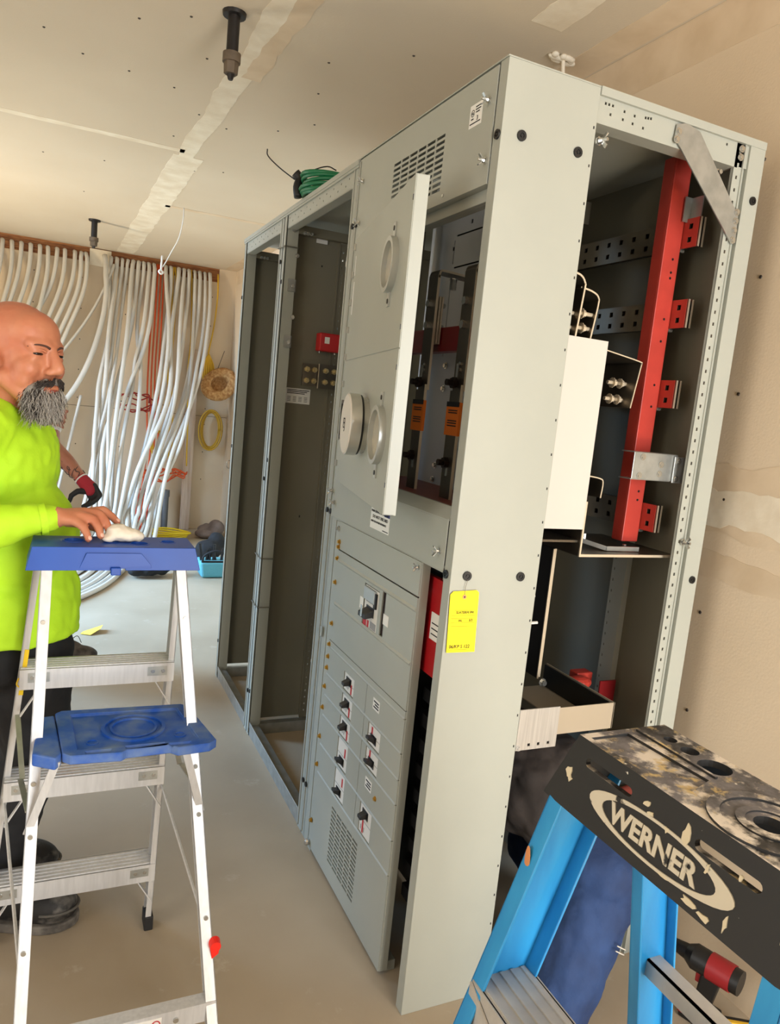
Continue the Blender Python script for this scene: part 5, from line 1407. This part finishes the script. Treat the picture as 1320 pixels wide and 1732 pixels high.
for i, xt in enumerate([-1.42,-1.33,-1.25,-1.17,-1.09,-1.01,-0.94,-0.86,-0.79,-0.70,-0.64,-0.60]):
    s = random.uniform(-.05,.05); b = -0.12 - .10*(i/11)
    pts = [(xt,6.76,2.735),(xt+.01,6.70,2.70),(xt+.03+s*.4,6.60,2.45),(xt+b*.6+s,6.5,2.1),(xt+b*1.5+s*1.4,6.4,1.6),(xt+b*1.8+s,6.3,1.0),(xt+b*2,6.2,.4),(xt+b*2.4,5.9,rc+.002),(xt+b*3.5,5.3,rc+.002)]
    hang('power_cable', pts, rc, JACKET, 'white power cable hanging left of the white patch, %s to its left' % ORD[11-i], 'cable', LG)
hang('power_cable', [(-0.425,6.70,2.74),(-0.36,6.55,2.40),(-0.43,6.4,2.05),(-0.56,6.25,1.6),(-0.66,6.2,1.38),(-0.82,6.1,1.16),(-1.1,6.0,.9),(-1.3,5.9,.4),(-1.5,5.7,rc)], 0.024, JACKET, 'single thick white cable swinging left to pass behind the beard of the bald man', 'cable')
hang('power_cable', [(-0.335,6.66,2.66),(-0.42,6.6,2.35),(-0.62,6.5,1.98),(-0.85,6.4,1.65),(-1.1,6.3,1.3),(-1.3,6.2,.8),(-1.4,6.1,rc)], 0.013, JACKET, 'thinner white cable crossing diagonally behind the thick cable next to the bald head', 'cable')
hang('power_cable', [(-0.60,6.35,1.35),(-0.64,6.3,1.15),(-0.70,6.25,0.85),(-0.76,6.2,.5),(-0.85,6.1,rc+.04)], 0.014, JACKET, 'short thin white cable branching down beside the tattooed arm', 'cable')
# coloured wires among them
ORG = mat('orange_wire', (214,84,30), 0.5); YEL = mat('yellow_wire_jacket', (214,170,40), 0.5); RDW = mat('red_wire', (168,44,36), 0.5)
for i in range(4):
    x = 0.0822+.0174*i
    hang('orange_wire', [(x,6.73,2.74),(x-.01,6.69,2.45),(x-.05+.02*i,6.6,2.0),(x-.03,6.62,1.6),(x-.05+.03*i,6.66,1.2),(x+.02,6.6,.8),(x-.05,6.55,.35),(x-.1,6.45,.012)], .0085, ORG, 'thin orange wire among the white cables, %s from the left of four' % ORD[i], 'wire', 'orange wires among the white cables')
for i in range(3):
    x = (0.2455,0.2625,0.4250)[i]
    hang('yellow_wire', [(x,6.73,2.74),(x+.01,6.69,2.4),(x+.03*i-.02,6.62,2.0),(x-.03,6.64,1.6),(x+.06,6.62,1.25),(x+.02,6.6,.85),(x+.05,6.6,.7)], .0075, YEL, 'thin yellow wire among the white cables, %s from the left of three' % ORD[i], 'wire', 'yellow wires among the white cables')
lay_side_by_side()
def loops(c, rx, rz, turns, r, jit, y):
    pts = []
    for i in range(turns*10+1):
        t = 2*PI*i/10
        pts.append((c[0]+rx*math.cos(t)+random.uniform(-jit,jit), y+random.uniform(-.02,.02), c[1]+rz*math.sin(t)+random.uniform(-jit,jit)))
    return pts
cable('red_wire_tangle', loops((-0.08,1.33),.14,.07,3,.006,.05,6.45), .007, RDW, 'tangled red wire looping behind the white cables at chest height', 'wire')
cable('orange_wire_tangle', loops((0.22,0.62),.20,.05,3,.006,.05,6.5), .0075, ORG, 'tangled orange wire sticking out low beside the lumber upright', 'wire')
cable('orange_wire_tangle', loops((0.02,0.25),.05,.2,3,.006,.03,6.35), .009, mat('orange_red_wire',(206,72,48),0.5), 'bundle of orange red wire hanging low behind the blue ladder top', 'wire')
cable('yellow_wire_loop', loops((0.15,0.92),.05,.13,3,.006,.02,6.5), .0075, YEL, 'small loops of yellow wire between the white cables', 'wire')
# lumber upright leaning at the wall
o = MB().box(0.452,0.548,6.66,6.70,0.0,1.93).build('lumber_stud', WOODP, bevel=.003); tag(o, 'pale rough wooden stud standing upright against the far wall', 'lumber')
# yellow ropes, hat and coil in the far corner
cable('yellow_rope', [(0.70,6.72,2.74),(0.698,6.66,2.5),(0.68,6.66,2.2),(0.645,6.66,1.95),(0.64,6.66,1.90)], .008, YEL, 'yellow cord dropping from the wooden plate in the far corner', 'rope')
m = MB()
for i in range(7):
    a = 0.60+.018*i; m.tube(crom([(0.645,6.66,1.90),(a-.01,6.64,1.78),(a+.0,6.63,1.62),(a+.012,6.64,1.58),(a+.02,6.66,1.66),(0.65,6.67,1.88)],5), .008, 6)
o = m.build('yellow_rope_bundle', YEL, smooth=3); tag(o, 'hanging bundle of folded yellow cord above the straw hat', 'rope')
m = MB()
for i in range(5):
    rx, rz = .085+.01*i, .185+.008*i; ox = random.uniform(-.01,.01)
    m.tube([(0.715+ox+rx*math.cos(2*PI*k/28), 6.68-.014*i, 1.10+rz*math.sin(2*PI*k/28)) for k in range(29)], .0075, 6)
o = m.build('yellow_cable_coil', mat('ochre_cable',(196,156,44),0.5), smooth=3); tag(o, 'oval coil of yellow cable hung on the far wall below the hat', 'coil')
HAT = Thing('straw_hat', (0.72,6.55,1.50), 'tan straw hat hung up in the far corner', 'hat')
STRAW = mat('straw', (206,164,108), 0.8, col2=(164,112,62), vscale=40, bump=.3, bscale=90)
R = Matrix.Rotation(math.radians(-42),3,'Y') @ Matrix.Rotation(math.radians(70),3,'X')
def hp(x, y, z): return Vector((0.74,6.50,1.60)) + R @ Vector((x,y,z))
vs_, fs_ = [], []
prof = [(0.0,-.115),(.05,-.112),(.078,-.095),(.086,-.05),(.092,0.0),(.13,.004),(.17,-.004),(.20,-.022),(.198,-.026),(.165,-.010),(.13,-.002),(.088,-.008)]
for (r, z) in prof:
    for k in range(24):
        t = 2*PI*k/24; vs_.append(hp(r*math.cos(t), r*0.85*math.sin(t), z+ (0.02*math.cos(2*t) if r > .1 else 0)))
for i in range(len(prof)-1):
    for k in range(24): fs_.append((i*24+k,i*24+(k+1)%24,(i+1)*24+(k+1)%24,(i+1)*24+k))
m = MB(); m.add(vs_, fs_); HAT.part('hat_body', m, STRAW, smooth=3)
m = MB(); m.tube([hp(.094*math.cos(2*PI*k/24),.08*math.sin(2*PI*k/24),-.012) for k in range(25)], .006, 6); HAT.part('hat_band', m, mat('hat_band',(92,52,34),0.7))
m = MB(); m.tube([(0.80,6.62,1.95),(0.72,6.60,1.70),(0.69,6.58,1.62)],.003,5); HAT.part('hat_cord', m, BLACK)
o = MB().tube(crom([(0.90,6.45,.80),(0.885,6.45,.80),(0.872,6.45,.785),(0.872,6.45,.74),(0.885,6.45,.72),(0.90,6.45,.72)],4),.006,6).build('wall_hook', STEEL, smooth=3); tag(o, 'small metal pull handle on the right wall near the corner', 'handle')
cable('ceiling_wire', [(-0.035,4.30,2.80),(-0.035,4.31,2.72),(-0.05,4.36,2.60),(-0.09,4.42,2.50),(-0.125,4.45,2.42),(-0.15,4.46,2.38)], .004, JACKET, 'thin pale wire dangling from the ceiling joint', 'wire')
m = MB(); m.tube(crom([(-0.15,4.46,2.37),(-0.165,4.46,2.355),(-0.15,4.46,2.34),(-0.135,4.46,2.355),(-0.15,4.46,2.37),(-.148,4.46,2.47)],4),.008,6); o = m.build('cable_tie', WHITEP, smooth=3); tag(o, 'white looped tie at the end of the dangling ceiling wire', 'cable tie')

# green wire coil on top of the cabinets
G = Thing('green_wire_coil', (0.10,1.42,2.286), 'coil of green wire with black tape lying on top of the cabinets', 'coil')
m = MB()
for i in range(6):
    m.cut().tube([(0.115+(.125+.006*(i%3))*math.cos(2*PI*k/28), 1.40+(.135-.005*i)*math.sin(2*PI*k/28), 2.300+.0125*i+.006*math.sin(2*PI*k/28+i)) for k in range(29)], .0075, 6)
G.part('wire_turn', m, mat('green_wire',(20,112,70),0.4), smooth=3)
G.part('tape_wrap', MB().tube(crom([(-0.015,1.46,2.294),(-.02,1.465,2.33),(-.012,1.47,2.365),(-.03,1.475,2.385)],4),.018,8), BLACK, smooth=3)
m = MB(); m.tube(crom([(-.03,1.475,2.36),(-.09,1.49,2.395),(-.135,1.50,2.43),(-.14,1.50,2.455)],4),.0025,5); m.cut().tube(crom([(-.01,1.46,2.36),(.03,1.45,2.40),(.085,1.44,2.425),(.12,1.43,2.415)],4),.0025,5)
G.part('loose_end', m, BLACK)

# things on the floor by the far wall
FAB = mat('black_fabric', (28,28,30), 0.85, bump=.3, bscale=30)
def lump(name, mt, label, cat, balls, seed=1):
    random.seed(seed); m = MB()
    for c, r in balls: m.ball(c, r, 14, 10)
    o = m.build(name, mt, smooth=3)
    md = o.modifiers.new('remesh','REMESH'); md.mode = 'VOXEL'; md.voxel_size = .014; md.use_smooth_shade = True
    tx = bpy.data.textures.new(name,'CLOUDS'); tx.noise_scale = .07
    d = o.modifiers.new('folds','DISPLACE'); d.texture = tx; d.strength = .03; d.mid_level = .6
    o.modifiers.new('smooth','SMOOTH').iterations = 3
    tag(o, label, cat)
    return o
lump('duffel_bag', FAB, 'black soft bag lying on the floor behind the blue ladder', 'bag', [((-0.11,4.55,.085),(.15,.10,.075)),((-.02,4.58,.08),(.10,.09,.07)),((-.2,4.53,.07),(.08,.08,.06))])
TB = Thing('tool_bag', (0.38,4.60,0), 'teal and black open tool bag on the floor beside the far cabinet', 'bag')
TEAL = mat('teal_canvas', (92,160,172), 0.8, bump=.2, bscale=60)
m = MB(); frustum(m, (.30,.50,4.50,4.68), .004, (.28,.53,4.48,4.70), .14); o = TB.part('bag_body', m, TEAL, bevel=.02, seg=3)
m = MB(); m.box(.295,.515,4.488,4.50,.115,.15); TB.part('bag_rim', m, FAB, bevel=.004)
m = MB()
for i in range(7): a = .31+.03*i; m.cut().tube([(a,4.56,.08),(a+random.uniform(-.03,.03),4.58,.20+random.uniform(0,.09))],.011,6)
TB.part('tool_handle', m, BLACK, smooth=.6)
m = MB(); m.tube(crom([(.30,4.50,.13),(.31,4.47,.20),(.40,4.46,.24),(.49,4.47,.20),(.51,4.50,.13)],5),.009,6); TB.part('carry_strap', m, FAB, smooth=3)
lump('jacket', mat('grey_brown_cloth',(116,100,92),0.9,var=.25,vscale=12), 'crumpled grey brown cloth heap at the foot of the stud', 'cloth', [((0.70,6.3,.07),(.13,.12,.07)),((.76,6.25,.10),(.09,.10,.09)),((.65,6.2,.05),(.12,.1,.05))])
lump('power_tool_case', FAB, 'heap of black straps and tools behind the teal bag', 'tools', [((0.47,5.15,.10),(.12,.10,.10)),((.55,5.2,.14),(.09,.09,.12)),((.40,5.1,.06),(.10,.08,.06))])
m = MB()
for i in range(5): m.tube([(0.28+(.15+.012*i)*math.cos(2*PI*k/24), 6.15+(.12+.01*i)*math.sin(2*PI*k/24), .012+.014*i+.01*math.sin(4*PI*k/24+i)) for k in range(25)], .010, 6)
o = m.build('yellow_rope_pile', mat('bright_yellow_rope',(236,208,40),0.5), smooth=3); tag(o, 'bright yellow rope piled on the floor showing above the blue ladder top', 'rope')
C2 = Thing('conduit_stub', (0.28,6.62,0), 'short grey conduit rising from the floor at the far wall', 'conduit')
GC = mat('grey_conduit', (104,108,112), 0.5); C2.part('conduit', MB().cyl((.28,6.62,0),(.28,6.62,.40),.035,n=16), GC, smooth=.6); C2.part('coupling', MB().cyl((.28,6.62,.36),(.28,6.62,.43),.042,n=16), GC, smooth=.6)
m = MB(); P = [(-.655,3.16),(-.60,3.13),(-.54,3.17),(-.525,3.24),(-.58,3.25),(-.64,3.20)]
m.prism([(x,y,.004+(.025 if i in (2,3) else 0)) for i,(x,y) in enumerate(P)], (0,0,.002)); o = m.build('paper_scrap', mat('yellow_paper',(236,204,84),0.7)); tag(o, 'yellow paper scrap curled on the floor behind the ladder', 'paper')
# cordless drill standing on its battery beside the kneeling person, second tool lying at the frame edge
def drill(x, y, rz, label, redc, lay=False):
    t = Thing('cordless_drill', (x,y,0), label, 'drill', 'cordless drills on the floor by the right wall')
    M = Matrix.Translation((x,y,0)) @ Matrix.Rotation(rz,4,'Z')
    if lay: M = M @ Matrix.Translation((0,0,.035)) @ Matrix.Rotation(math.radians(-90),4,'X') @ Matrix.Translation((0,0,-.06))
    def P_(name, mb, mt, **k):
        mb.v = [tuple(M @ Vector(v)) for v in mb.v]; return t.part(name, mb, mt, **k)
    P_('battery', MB().box(-.035,.055,-.032,.032,0,.045), BLACK, bevel=.006)
    P_('battery_stripe', MB().box(-.037,.057,-.034,.034,.014,.028), redc, bevel=.003)
    P_('grip', MB().prism([(-.012,-.015,.045),(.030,-.015,.045),(.020,-.015,.14),(-.030,-.015,.14)],(0,.03,0)), BLACK, bevel=.006)
    P_('motor_housing', MB().cyl((-.075,0,.165),(.045,0,.165),.032,.034,16).cyl((.045,0,.165),(.065,0,.165),.034,.022,16), BLACK, smooth=.6)
    P_('side_panel', MB().ring((-.055,0,.165),(1,0,0),.031,.0352,.06,20), redc, smooth=.6)
    P_('chuck', MB().cyl((.065,0,.165),(.105,0,.165),.021,.015,14), BLACK, smooth=.6)
    P_('trigger', MB().box(.020,.034,-.009,.009,.105,.135), redc, bevel=.003)
drill(0.76,-0.27,1.9,'red and black cordless drill standing on its battery by the right wall',mat('tool_red',(140,22,28),0.45))
drill(0.78,-0.40,2.6,'yellow and black cordless drill lying at the bottom edge of the picture',mat('tool_yellow',(216,170,40),0.45),True)
